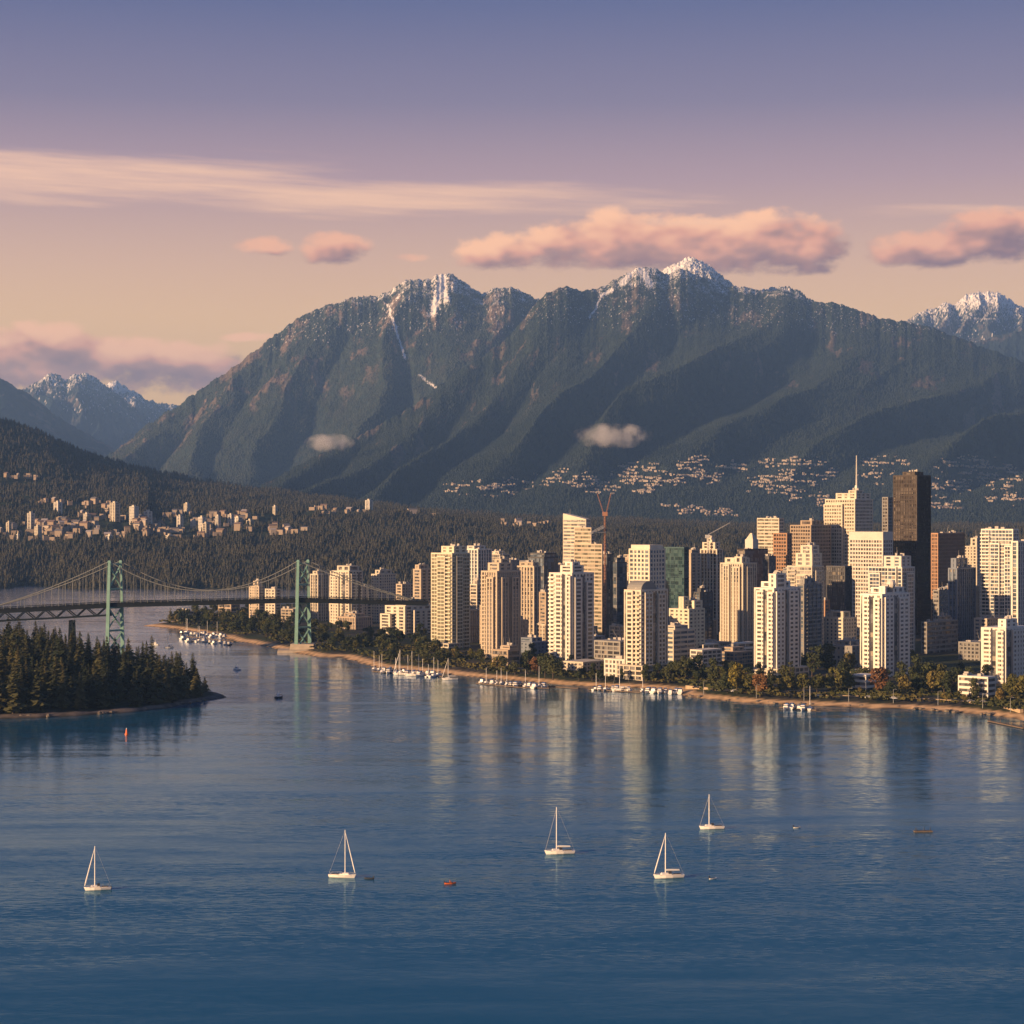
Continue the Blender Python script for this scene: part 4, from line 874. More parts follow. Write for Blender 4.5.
r, L1, L2, H = T('office_tower', 'tall cream office tower topped with a white mast', 825, 855, 873, 499, 2000, 'cream', 'olive', 'grid', [(-.2, .48, -.4, .4, 6), (.1, .36, -.2, .2, 9)], bays=((0, -.5, .12, 2.5, .96),))
MB().bar((L1 * .25, 0, H + 8), (L1 * .25, 0, H + 44), .9, .45, 6).build('mast', W['white'], r); MB().box(L1 * .25, 0, H + 8, 4, 4, 6, 0, .5).build('mast_base', W['white'], r)
r, L1, L2, H = T('hotel_tower', 'broad white grid fronted tower with blank band along its top', 849, 883, 893, 539, 1760, 'white', 'dark', 'grid', fancy=False)
MB().box(0, 0, H - .1, L1 - .03, L2 - .03, 6.4).build('blank_band', W['white'], r)
T('office_tower', 'grey brown office tower peeping out left of the black tower', 882, 888, 896, 497, 2100, 'grey', 'bronze', 'grid', fancy=False)
r, L1, L2, H = T('office_tower', 'black bronze office tower, tallest of the skyline, with ribbed faces', 893, 917, 931, 475, 1800, 'brown', 'bronze', 'brownfin', [(-.22, .3, -.3, .3, 3.2)])
T('office_tower', 'broad brown office block with lit orange left face right of the black tower', 931, 938, 965, 533, 1930, 'orange', 'bronze', 'brownfin')
T('apartment_tower', 'cream tower with small lit crown behind the blue finned tower', 963, 977, 983, 546, 2000, 'cream', 'dark', 'flat', [(0, .45, -.4, .4, 8)])
T('office_tower', 'blue grey tower with dark vertical fins on its right face', 948, 957, 976, 568, 1640, 'blue', 'blue', 'fins', [(-.4, .2, -.4, .2, 8)])
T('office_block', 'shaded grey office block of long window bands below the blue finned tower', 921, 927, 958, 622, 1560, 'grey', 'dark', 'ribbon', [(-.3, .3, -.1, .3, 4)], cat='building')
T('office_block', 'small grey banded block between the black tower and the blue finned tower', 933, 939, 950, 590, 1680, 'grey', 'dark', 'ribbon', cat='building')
T('apartment_tower', 'broad bright cream tower at the right edge with shaded lower half', 981, 1013, 1019, 529, 1640, 'white', 'blue', 'glassy', None, bays=((0, -.2, .1, 1.6, .88), (0, .25, .46, 1.6, .86)), balc=((0, -.5, -.22, 1.6),))
T('apartment_tower', 'grey glass tower cut by the right edge of the frame', 1011, 1018, 1042, 541, 1560, 'white', 'blue', 'fins')
T('apartment_block', 'low lit block of stepped roofs in shade left of the bright tank tower', 820, 843, 857, 618, 1560, 'cream', 'blue', 'flat', [(-.1, .45, -.4, .1, 5), (-.4, -.15, -.3, .3, 3)], cat='building')
T('apartment_tower', 'narrow brown pink tower half hidden behind the stepped cream tower', 818, 825, 830, 600, 1600, 'orange', 'dark', 'flat')
# --- point behind the bridge deck
T('apartment_tower', 'slim pale tower leftmost on the point, seen through the bridge hangers', 249, 259, 265, 586, 2060, 'warm', 'dark', 'flat', [(-.2, .3, -.3, .3, 5)])
T('apartment_tower', 'slim pale tower second from the left on the point', 265, 275, 281, 589, 2040, 'cream', 'dark', 'flat')
T('apartment_block', 'low pale block between the slim towers and the bridge tower', 281, 293, 300, 609, 2000, 'warm', 'dark', 'open', cat='building')
T('apartment_tower', 'pale tower with vertical strips just right of the near bridge tower', 310, 318, 329, 574, 2020, 'cream', 'dark', 'fins', [(-.3, .3, -.4, .4, 3)])
T('apartment_tower', 'broad beige twin fronted tower behind the bridge deck', 330, 349, 363, 571, 1960, 'cream', 'dark', 'flat', [(-.2, .45, -.4, .3, 5)], bays=((0, -.46, .0, 1.6, .9), (1, -.4, .0, 1.4, .95)))
T('apartment_tower', 'small pale tower squeezed beside the broad beige twin fronted tower', 361, 367, 372, 586, 2060, 'warm', 'dark', 'flat')
T('apartment_tower', 'cream tower with stepped roof hut above the bridge deck', 371, 379, 396, 574, 2000, 'cream', 'blue', 'flat2', [(-.2, .4, -.4, .3, 4)])
T('apartment_tower', 'pale tower with dark windows left of the tall pale yellow tower', 413, 421, 433, 569, 1900, 'warm', 'dark', 'wide', [(-.4, .1, -.4, .4, 4)])
T('apartment_block', 'stepped pale mid rise with framed fronts below the bridge deck end', 385, 405, 431, 606, 1800, 'cream', 'dark', 'wide', [(-.1, .4, -.4, .2, 5)], wing=[(-.3, -.4, .5, .5, .72), (.45, .1, .4, .7, .85)], cat='building')
T('apartment_block', 'mid rise pale block left of the stepped one under the bridge deck', 396, 402, 414, 584, 1960, 'warm', 'dark', 'flat')
T('apartment_tower', 'tower of white fins on dark glass behind the tall pale yellow tower', 465, 478, 492, 549, 1880, 'white', 'blue', 'fins', [(-.45, .1, -.4, .4, 3)])
T('apartment_block', 'low lit stepped block between the tall pale yellow tower and the brownish one', 470, 477, 484, 584, 1720, 'cream', 'dark', 'open', [(-.3, .3, -.3, .3, 3)], cat='building')
T('lodge', 'low tan lodge near the tip of the sandy point', 176, 188, 194, 611, 2060, 'sand', 'dark', 'ribbon', cat='building')
T('lodge', 'low lit tan block among trees on the point below the bridge deck', 218, 231, 240, 604, 2080, 'sand', 'dark', 'ribbon', cat='building')

# --- infill mid rises seen between the towers
def infill():
    rnd = random.Random(31); cnt = 0; tries = 0
    ad = ['grey', 'grey', 'cream', 'warm', 'blue', 'sand']; sty = ['flat2', 'ribbon', 'punch', 'open', 'glassy', 'vert']
    while cnt < 92 and tries < 6000:
        tries += 1; d = rnd.uniform(1420, 2350); u = rnd.uniform(455 if d < 1700 else 330, 1040)
        if poly_sd(np.array([gx(u, d)]), np.array([d]), CITY)[0] < 75: continue
        if 900 < u < 970 and d < 1680: continue
        w = rnd.uniform(14, 26); l = rnd.uniform(13, 24); x, y = gx(u, d), d + 14
        if any((x - a) ** 2 + (y - b) ** 2 < (r + 14) ** 2 for a, b, r in FOOT): continue
        h = rnd.uniform(10, 34) if d < 1750 else rnd.uniform(24, 66) if u > 460 else rnd.uniform(12, 26)
        k = rnd.choice(ad); px = F / d
        T('mid_rise', 'mid rise flat block in the crowded gaps between the downtown towers', u - w * .743 * px, u, u + l * .669 * px, 512, d, k, rnd.choice(('dark', 'blue', 'clear')), rnd.choice(sty), [(-.3, .3, -.3, .3, 3)] if rnd.random() < .6 else None, cat='building', group='mid rises filling gaps between the towers', ztop=4 + h, th=R(42), seed=cnt)
        cnt += 1
infill()

# --- far town across the water
def far_town():
    rnd = random.Random(77); sp = [(9, 534, 6, 11), (18, 540, 4, 6), (31, 530, 8, 16), (38, 540, 8, 14), (58, 514, 9, 12), (87, 523, 8, 9), (115, 522, 11, 19), (134, 526, 10, 19), (148, 528, 9, 17), (187, 514, 7, 10), (180, 530, 7, 14), (202, 533, 8, 16), (206, 538, 8, 14), (218, 530, 6, 14), (231, 527, 7, 12), (275, 516, 5, 9), (369, 512, 8, 12),
          (110, 543, 9, 7), (170, 541, 11, 6), (193, 529, 6, 8), (238, 524, 10, 7), (250, 526, 8, 6)]
    for i, (u, y, w, h) in enumerate(sp):
        q = HILL.locate(u, y)
        if not q: continue
        x, d, z = q; wm = w * d / F; hm = h * d / F
        e = empty('apartment_tower', (x, d, z - 1), -R(38)); tag(e, 'pale sunlit apartment block in the far wooded town across the channel', 'tower', 'far apartment blocks in the wooded town')
        wb, cb = MB(), MB(); block(wb, cb, 0, 0, wm * .72, wm * .62, -8, hm, 'flat2' if i % 2 else 'wide'); wb.build('wall', W['white' if i % 3 else 'cream'], e); cb.build('glazing', G['dark'], e)
        MB().box(0, 0, hm, wm * .3, wm * .3, 3).build('penthouse', W['cream'], e)
    n = 0; hb = MB(); cand = []
    for a, b, w, h in TOWN:
        for _ in range(int(w * h / 7.5)):
            r = math.sqrt(rnd.random()); t = rnd.uniform(0, 6.283); q = HILL.locate(a + w * r * math.cos(t), b + h * r * math.sin(t))
            if q and fbm(q[0] / 90, q[1] / 120, 2, 91) > -0.12: cand.append(q)
    rnd.shuffle(cand)
    near = sorted(cand[:92], key=lambda q: q[1]); rest = cand[92:]
    for q in rest:
        src = HV[rnd.randrange(6)][0]; n0 = len(hb.v); s = rnd.uniform(.4, .85); a = rnd.uniform(-.9, .5); c, sn = math.cos(a), math.sin(a)
        hb.v += [(q[0] + s * (x * c - y * sn), q[1] + s * (x * sn + y * c), q[2] + 6 + s * z) for x, y, z in src.v]; hb.f += [tuple(n0 + i for i in f) for f in src.f]
    tag(hb.build('distant_houses', HOUSE_M[0]), 'pale specks of low buildings sprinkled through the far wooded town', 'houses', kind='stuff')
    if True:
        for q in near:
            k = rnd.randrange(6); e = empty('house', (q[0], q[1], q[2] + 7), rnd.uniform(-.9, .5)); s = rnd.uniform(.5, 1.05); e.scale = (s, s, s)
            tag(e, 'low pale house among conifers in the far town across the channel', 'house', 'houses in the far wooded town'); link('wall', HV[k][2], e); link('roof', HV[k][3], e); n += 1
far_town()

# --- cranes
def cranes():
    red = mat('crane_red_paint', (0.34, 0.17, 0.11), 0.6); gr = mat('crane_grey_paint', (0.45, 0.45, 0.44), 0.6)
    d = 1700; x = gx(605, d); zt = zy(516, d); c = empty('tower_crane', (x, d, 4)); tag(c, 'red luffing tower crane with its jibs raised in a V', 'crane')
    def lattice(name, p, q, w, m):
        b = MB(); p, q = Vector(p), Vector(q); ax = (q - p).normalized(); s = ax.orthogonal().normalized() * w; t = ax.cross(s)
        cs = [s + t, s - t, -s - t, -s + t]; n = max(3, int((q - p).length / (w * 4)))
        for o in cs: b.bar(p + o, q + o * .8, w * .3, sides=4)
        for i in range(n):
            a = p + (q - p) * i / n; e = p + (q - p) * (i + 1) / n
            for k in range(4): b.bar(a + cs[k], e + cs[(k + 1) % 4], w * .18, sides=3)
        b.build(name, m, c)
    lattice('mast', (0, 0, 0), (0, 0, zt - 4), .65, red); MB().box(0, 0, zt - 4, 4.2, 3.4, 3.4).build('cab', red, c)
    lattice('jib', (1, 0, zt - 2), (5.2, 2, zt + 15), .34, red); lattice('counter_jib', (-1, 0, zt - 2), (-6.5, -1, zt + 15), .32, red)
    lattice('boom', (-1, -1, zt - 13), (-13, -6, zt - 19), .8, gr); MB().box(-6, -3.4, zt - 18, 14, .8, .4, .4).build('tie_bar', gr, c)
    d = 1795; c = empty('tower_crane', (gx(709, d), d + 8, 4)); tag(c, 'thin grey crane jib slanting up from the tower of vertical piers', 'crane')
    z = zy(536, d); lattice('mast', (0, 0, 60), (0, 0, z - 4), .6, gr); lattice('jib', (0, 0, z - 3), (20, 5, zy(523, d) - 4), .35, gr); MB().box(-1, 0, z - 6, 3.2, 2.6, 3).build('cab', gr, c)
cranes()

# ------------------------------------------------------------------ shore trees
BROAD = [(broadleaf(200 + k, h, r, LEAF[c], t), trunk_mesh(h, .32, 4, 30 + k), h, c) for k, (h, r, c, t) in enumerate([(11, 4.6, 0, 1), (12, 5.2, 3, 1), (10, 4.6, 1, 1), (12, 4.8, 2, 1), (9, 4.2, 0, .9), (13, 5.0, 1, 1.1), (11, 5, 1, 1), (14, 3.0, 1, 1.3)])]
BLAB = ['olive leafed round tree in the shore park', 'dark green round tree by the buildings near the shore', 'russet leafed round tree in the shore park', 'yellow green round tree at the beach edge']
def shore_trees():
    rnd = random.Random(8); big = [(737, 690, 1, 1.35), (760, 693, 3, 1.0), (751, 691, 0, 1.0), (786, 692, 0, .95), (803, 692, 0, 1.1), (817, 692, 4, 1.2), (835, 691, 0, 1.35), (848, 690, 0, 1.0), (879, 692, 3, 1.25), (905, 693, 0, 1.05), (920, 692, 2, 1.1), (932, 692, 0, 1.2), (944, 693, 0, 1.25), (951, 694, 5, 1.0), (892, 694, 2, .8),
           (790, 688, 7, 1.1), (771, 690, 7, .9), (1000, 700, 1, .6), (1012, 698, 0, 1.2), (1026, 699, 0, 1.3), (975, 697, 5, .8), (725, 688, 2, .9), (700, 678, 5, 1.1), (712, 680, 5, 1.0), (686, 678, 6, 1.2), (676, 676, 6, 1.0), (545, 674, 6, 1.2), (536, 672, 3, .9), (553, 676, 6, 1.1), (528, 671, 5, 1.0), (515, 672, 2, .8), (720, 682, 0, 1.0), (734, 680, 0, .9),
           (592, 678, 2, .6), (600, 679, 2, .6), (579, 678, 2, .6), (865, 684, 6, 1.0), (843, 676, 2, 1.2), (828, 670, 5, 1.3), (818, 668, 5, 1.1), (835, 664, 6, 1.1), (850, 668, 0, 1.0), (812, 676, 7, 1.3), (900, 684, 5, 1.0), (915, 682, 5, 1.2), (928, 680, 6, 1.1), (940, 678, 0, .9), (955, 684, 6, 1.0), (968, 688, 5, .9)]
    pts = [(gx(u, dg(y)), dg(y), k, s * 1.12) for u, y, k, s in big]
    def area(n, ulo, uhi, ylo, yhi, ks, slo, shi, gap=6.0, minsd=16):
        c = t = 0
        while c < n and t < 4000:
            t += 1; u = rnd.uniform(ulo, uhi); y = rnd.uniform(ylo, yhi); d = dg(y); x = gx(u, d)
            if poly_sd(np.array([x]), np.array([d]), CITY)[0] < minsd: continue
            if any((x - a) ** 2 + (d - b) ** 2 < (r * .8 + 3) ** 2 for a, b, r in FOOT): continue
            if any((x - p[0]) ** 2 + (d - p[1]) ** 2 < gap ** 2 for p in pts): continue
            pts.append((x, d, rnd.choice(ks), rnd.uniform(slo, shi))); c += 1
    area(95, 166, 300, 610, 652, (2, 5, 6, 6, 0, 7), .65, 1.2, 5.5, 10)
    area(62, 310, 440, 628, 668, (2, 5, 6, 6, 0), .6, 1.05, 5.5, 10)
    area(30, 430, 560, 654, 680, (2, 5, 6, 0), .5, .9, 5)
    area(26, 560, 700, 662, 682, (2, 5, 6), .5, .9, 5)
    area(44, 700, 1030, 655, 692, (2, 5, 6, 0), .7, 1.1, 5.5)
    area(26, 690, 1030, 688, 702, (2, 0, 4), .3, .5, 5)
    for x, d, k, s in pts:
        cm, tm, h, c = BROAD[k]
        place_tree('broadleaf_tree', cm, tm, (x, d, 4.0), s, BLAB[c] if k != 7 else 'tall narrow dark green tree in the shore park', 'broadleaf tree', 'broadleaf trees along the city shore, ' + ('olive', 'dark green', 'russet', 'yellow green')[c] + (' narrow' if k == 7 else ''))
    k = 0; t = 0
    while k < 14 and t < 900:                                  # a few conifers on the point
        t += 1; u = rnd.uniform(162, 300); y = rnd.uniform(612, 640); d = dg(y); x = gx(u, d)
        if poly_sd(np.array([x]), np.array([d]), CITY)[0] < 14 or any((x - a) ** 2 + (d - b) ** 2 < (r + 2) ** 2 for a, b, r in FOOT): continue
        cm, tm, h = CON[rnd.choice((2, 4, 6))]; place_tree('conifer_tree', cm, tm, (x, d, 3.6), rnd.uniform(.7, 1.0), 'dark conifer on the sandy point beyond the bridge', 'conifer', 'conifers on the sandy point'); k += 1
shore_trees()

def undergrowth():
    rg = np.random.default_rng(41); V = []; Fc = []; n = 0
    N = 26000; u = rg.uniform(160, 1030, N); y = rg.uniform(618, 712, N); d = (CZ - 4) * F / (y - 512); x = (u - 512) / F * d
    sd = poly_sd(x, d, CITY); ok = (sd > 10) & (sd < 95)
    for a, b, r in FOOT: ok &= (x - a) ** 2 + (d - b) ** 2 > (r * .85) ** 2
    ok &= fbm(x / 30, d / 30, 3, 81) > -0.18
    x, d = x[ok], d[ok]; n = len(x)
    V = []
    for k in range(4):
        a = rg.uniform(0, 6.28, n); w = rg.uniform(.5, 1.5, n); h = rg.uniform(.5, 1.8, n); ox, oy = rg.uniform(-1, 1, n), rg.uniform(-1, 1, n)
        c, s = np.cos(a) * w, np.sin(a) * w; z = 3.9 + rg.uniform(0, .5, n); t = rg.uniform(-.8, .8, n)
        V.append(np.stack([np.stack([x + ox - c, d + oy - s, z], -1), np.stack([x + ox + c, d + oy + s, z], -1), np.stack([x + ox + c + t, d + oy + s - t, z + h], -1), np.stack([x + ox - c + t, d + oy - s - t, z + h * .8], -1)], 1))
    V = np.concatenate(V).reshape(-1, 3); Fc = np.arange(len(V)).reshape(-1, 4)
    m = foliage('shrub_foliage', (0.022, 0.030, 0.012), (0.05, 0.055, 0.02), (0.11, 0.09, 0.03), 0.02)
    tag(link('undergrowth', np_mesh('undergrowth', V, Fc, m, smooth=False)), 'low dark shrubs and planting behind the city beach', 'shrubs', kind='stuff')
undergrowth()

# ------------------------------------------------------------------ boats
HULL = mat('boat_hull_white', (0.80, 0.76, 0.70), 0.35, spec=0.5); DECKM = mat('boat_deck', (0.70, 0.62, 0.50), 0.6); DARKB = mat('boat_dark_canvas', (0.03, 0.035, 0.05), 0.7); SPAR = mat('mast_white', (0.80, 0.77, 0.72), 0.4); SAILM = mat('sail_cloth', (0.80, 0.76, 0.70), 0.8); ORANGE = mat('orange_plastic', (0.75, 0.16, 0.04), 0.5); BLUEC = mat('blue_canvas', (0.06, 0.10, 0.22), 0.8); WOODB = mat('weathered_wood', (0.16, 0.12, 0.09), 0.9, var=.3, vscale=.6)
STAYM = mat('rigging_wire', (0.5, 0.48, 0.45), 0.4)
def hull_mb(L, B, H, stern=.7):
    b = MB(); rings = []
    for t, w, sh in ((0, stern, .0), (.15, stern + .12, 0), (.4, 1.0, -.04), (.65, .86, .02), (.85, .46, .12), (.97, .12, .22), (1.0, .03, .26)):
        x = (t - .5) * L; hw = B / 2 * w; top = H * (1 + sh); rk = x + (t > .9) * .04 * L
        rings.append([(rk, -hw, top), (x * .96, -hw * .8, H * .25), (x * .92, -hw * .25, -.35), (x * .92, hw * .25, -.35), (x * .96, hw * .8, H * .25), (rk, hw, top)])
    return b.loft(rings)
def yacht(L=9.5, mast=12.5, jib=True, boom=True, dodger=DARKB, name='sailing_boat'):
    e = empty(name, (0, 0, 0)); B = L * .32; H = L * .115
    hull_mb(L, B, H).build('hull', HULL, e)
    MB().box(-.02 * L, 0, H - .02, L * .72, B * .62, .1).build('deck', DECKM, e)
    c = MB(); c.box(.10 * L, 0, H + .06, L * .36, B * .52, .55, 0, .82); c.build('cabin', HULL, e)
    MB().box(-.02 * L, 0, H + .3, .12 * L, B * .5, .8, 0, .75).build('dodger', dodger, e)
    cp = MB(); cp.box(-.27 * L, 0, H + .08, L * .24, B * .42, .12); cp.build('cockpit', DARKB, e)
    w = MB(); w.bar((-.42 * L, 0, H), (-.42 * L, 0, H + .9), .06); w.box(-.485 * L, 0, .15, .5, .5, .9); w.build('outboard', DARKB, e)
    mx = .12 * L; MB().bar((mx, 0, H), (mx, 0, mast), .17, .12, 6).build('mast', SPAR, e)
    MB().bar((mx, -.7, mast * .55), (mx, .7, mast * .55), .05).build('spreader', SPAR, e)
    if boom:
        MB().bar((mx - .1, 0, H + 1.25), (-.36 * L, 0, H + 1.2), .1).build('boom', SPAR, e)
        MB().loft([[(x, .24 * s * math.cos(a), H + 1.48 + .28 * s * math.sin(a)) for a in np.linspace(0, 6.28, 8)[:-1]] for x, s in ((mx - .25, 1.0), (-.1 * L, .85), (-.35 * L, .4))]).build('furled_mainsail', SAILM, e)
    if jib: MB().loft([[(.5 * L + (mx - .5 * L) * t + r * math.cos(a), r * math.sin(a), H + .5 + (mast * .97 - H - .5) * t) for a in np.linspace(0, 6.28, 7)[:-1]] for t, r in ((0, .1), (.12, .2), (.6, .15), (1, .05))]).build('furled_jib', SAILM, e)
    else: MB().bar((.5 * L, 0, H + .3), (mx, 0, mast * .97), .05, sides=4).build('forestay', STAYM, e)
    MB().bar((-.49 * L, 0, H + .2), (mx, 0, mast), .022, sides=4).build('backstay', STAYM, e)
    rl = MB()
    for sy in (-1, 1):
        for x, k in ((-.42, .72), (-.2, .93), (.05, .95), (.28, .7), (.44, .3)): rl.bar((x * L, sy * B / 2 * k, H), (x * L, sy * B / 2 * k, H + .6), .03, sides=3)
        rl.path([(x * L, sy * B / 2 * k, H + .6) for x, k in ((-.42, .72), (-.2, .93), (.05, .95), (.28, .7), (.44, .3))], .03, 3)
    rl.build('guard_rail', STAYM, e)
    return e
def put(e, u, y, rz, label, cat, group=None):
    d = dw(y); e.location = (gx(u, d), d, .0); e.rotation_euler = (0, 0, rz); tag(e, label, cat, group); return e
put(yacht(7.9, 13.4, True, False), 98, 890, R(180 + 14), 'white sailing boat with bow to the left, leftmost of the anchored five', 'sailing boat')
put(yacht(8.6, 15.0, True, False, BLUEC), 342, 877.5, R(-12), 'white sailing boat with bow to the right, the only anchored one facing so', 'sailing boat')
put(yacht(10.0, 15.8, False, True), 560, 854, R(180 + 10), 'white sailing boat with thin forestay and dark stern, middle of the five', 'sailing boat')
put(yacht(9.6, 14.2, True, True), 669, 878, R(180 + 12), 'white sailing boat with thick furled jib and covered boom, nearest the centre', 'sailing boat')
put(yacht(9.0, 12.6, False, False), 712, 829, R(180 + 8), 'small white sailing boat anchored farthest out, right of the other four', 'sailing boat')
def dinghy(L, m, people=0, pm=None, name='dinghy'):
    e = empty(name, (0, 0, 0)); hull_mb(L, L * .4, L * .13, .85).build('hull', m, e); MB().box(-.05 * L, 0, L * .13 - .06, L * .62, L * .26, .1).build('thwart', DARKB, e)
    MB().box(-.49 * L, 0, .2, .35, .3, .8).build('outboard', DARKB, e)
    return e
def seated(name, loc, rz, shirt, label):
    """a small seated paddler: one continuous body with trunk, arms and folded legs"""
    vs = [(0, 0, .12), (0, 0, .42), (0, 0, .62), (0, 0, .72), (0, 0, .88), (.05, .22, .58), (.22, .30, .38), (.42, .22, .34), (.05, -.22, .58), (.22, -.30, .38), (.42, -.22, .34), (.1, .11, .1), (.45, .14, .26), (.75, .12, .05), (.1, -.11, .1), (.45, -.14, .26), (.75, -.12, .05)]
    es = [(0, 1), (1, 2), (2, 3), (3, 4), (2, 5), (5, 6), (6, 7), (2, 8), (8, 9), (9, 10), (0, 11), (11, 12), (12, 13), (0, 14), (14, 15), (15, 16)]
    rs = [.17, .18, .17, .07, .12, .08, .06, .045, .08, .06, .045, .1, .085, .06, .1, .085, .06]
    me = bpy.data.meshes.new('person'); me.from_pydata(vs, es, []); me.materials.append(shirt); o = link(name, me); o.modifiers.new('s', 'SKIN'); o.modifiers.new('u', 'SUBSURF').levels = 1
    for i, r in enumerate(rs): me.skin_vertices[0].data[i].radius = (r, r)
    me.skin_vertices[0].data[0].use_root = True; o.location = loc; o.rotation_euler = (0, 0, rz); tag(o, label, 'person')
    MB().blob((-.02, 0, .95), .105, .1, .09, 8, 5).build('hair', DARKB, o); return o
def small_craft():
    e = put(dinghy(3.6, ORANGE, name='kayak'), 450, 884, R(8), 'short orange dinghy alone on the open water', 'dinghy')
    seated('person', (e.location.x - .1, e.location.y, .42), R(8), mat('rust_jacket', (.35, .10, .05), .8), 'person in a rust jacket sitting in the orange dinghy')
    put(dinghy(3.0, DARKB), 369, 879, R(170), 'dark low dinghy afloat just right of the bow of the second sailing boat', 'dinghy')
    put(dinghy(2.6, HULL), 713, 879, R(20), 'tiny white dinghy right of the nearest central sailing boat', 'dinghy'); put(dinghy(2.8, HULL), 797, 828, R(10), 'tiny white dinghy right of the farthest sailing boat', 'dinghy')
    # raft with two uprights
    r = empty('raft', (0, 0, 0)); MB().box(0, 0, .05, 6.6, 2.0, .45).build('platform', WOODB, r)
    fl = MB(); fl.box(-2.9, 0, -.25, .7, 1.9, .29); fl.box(2.9, 0, -.25, .7, 1.9, .29); fl.build('float', DARKB, r)
    for x in (-2.7, -2.2, 0.4, 2.6): MB().bar((x, 0, .5), (x, 0, 1.3 + .5 * abs(math.sin(x * 3))), .16, .1).build('post', DARKB, r)
    put(r, 923, 832, R(5), 'long dark raft with posts floating alone near the right edge', 'raft')
    b = empty('buoy', (0, 0, 0)); MB().bar((0, 0, -.4), (0, 0, .8), .85, .85, 10).build('float', ORANGE, b); MB().bar((0, 0, .8), (0, 0, 3.0), .55, .3, 8).build('body', ORANGE, b); MB().bar((0, 0, 3), (0, 0, 3.7), .2, .15, 6).build('lantern', HULL, b)
    put(b, 126.5, 735, 0, 'orange channel buoy off the near shore of the islet', 'buoy')
    def cruiser(L, m):
        e = empty('motor_boat', (0, 0, 0)); hull_mb(L, L * .34, L * .14, .9).build('hull', m, e); MB().box(0, 0, L * .14, L * .42, L * .24, 1.6, 0, .8).build('cabin', HULL, e); MB().box(.01 * L, 0, L * .14 + .75, L * .375, L * .222, .42, 0, .95).build('windscreen', DARKB, e)
        MB().bar((-.05 * L, 0, 1.6 + L * .14), (-.05 * L, 0, 4 + L * .14), .1, .06).build('mast', SPAR, e); return e
    e = put(cruiser(7.5, DARKB), 279, 698, R(60), 'dark motor boat heading away in mid channel', 'motor boat')
    put(cruiser(6.5, HULL), 237, 670, R(150), 'white motor boat in the channel off the tip of the islet', 'motor boat'); put(cruiser(6.5, HULL), 155, 645, R(170), 'white motor boat between islet and point, left of its companion', 'motor boat'); put(yacht(7.5, 12, True, True), 169, 648, R(200), 'small lit sailing boat in the gap between islet and point', 'sailing boat')
small_craft()
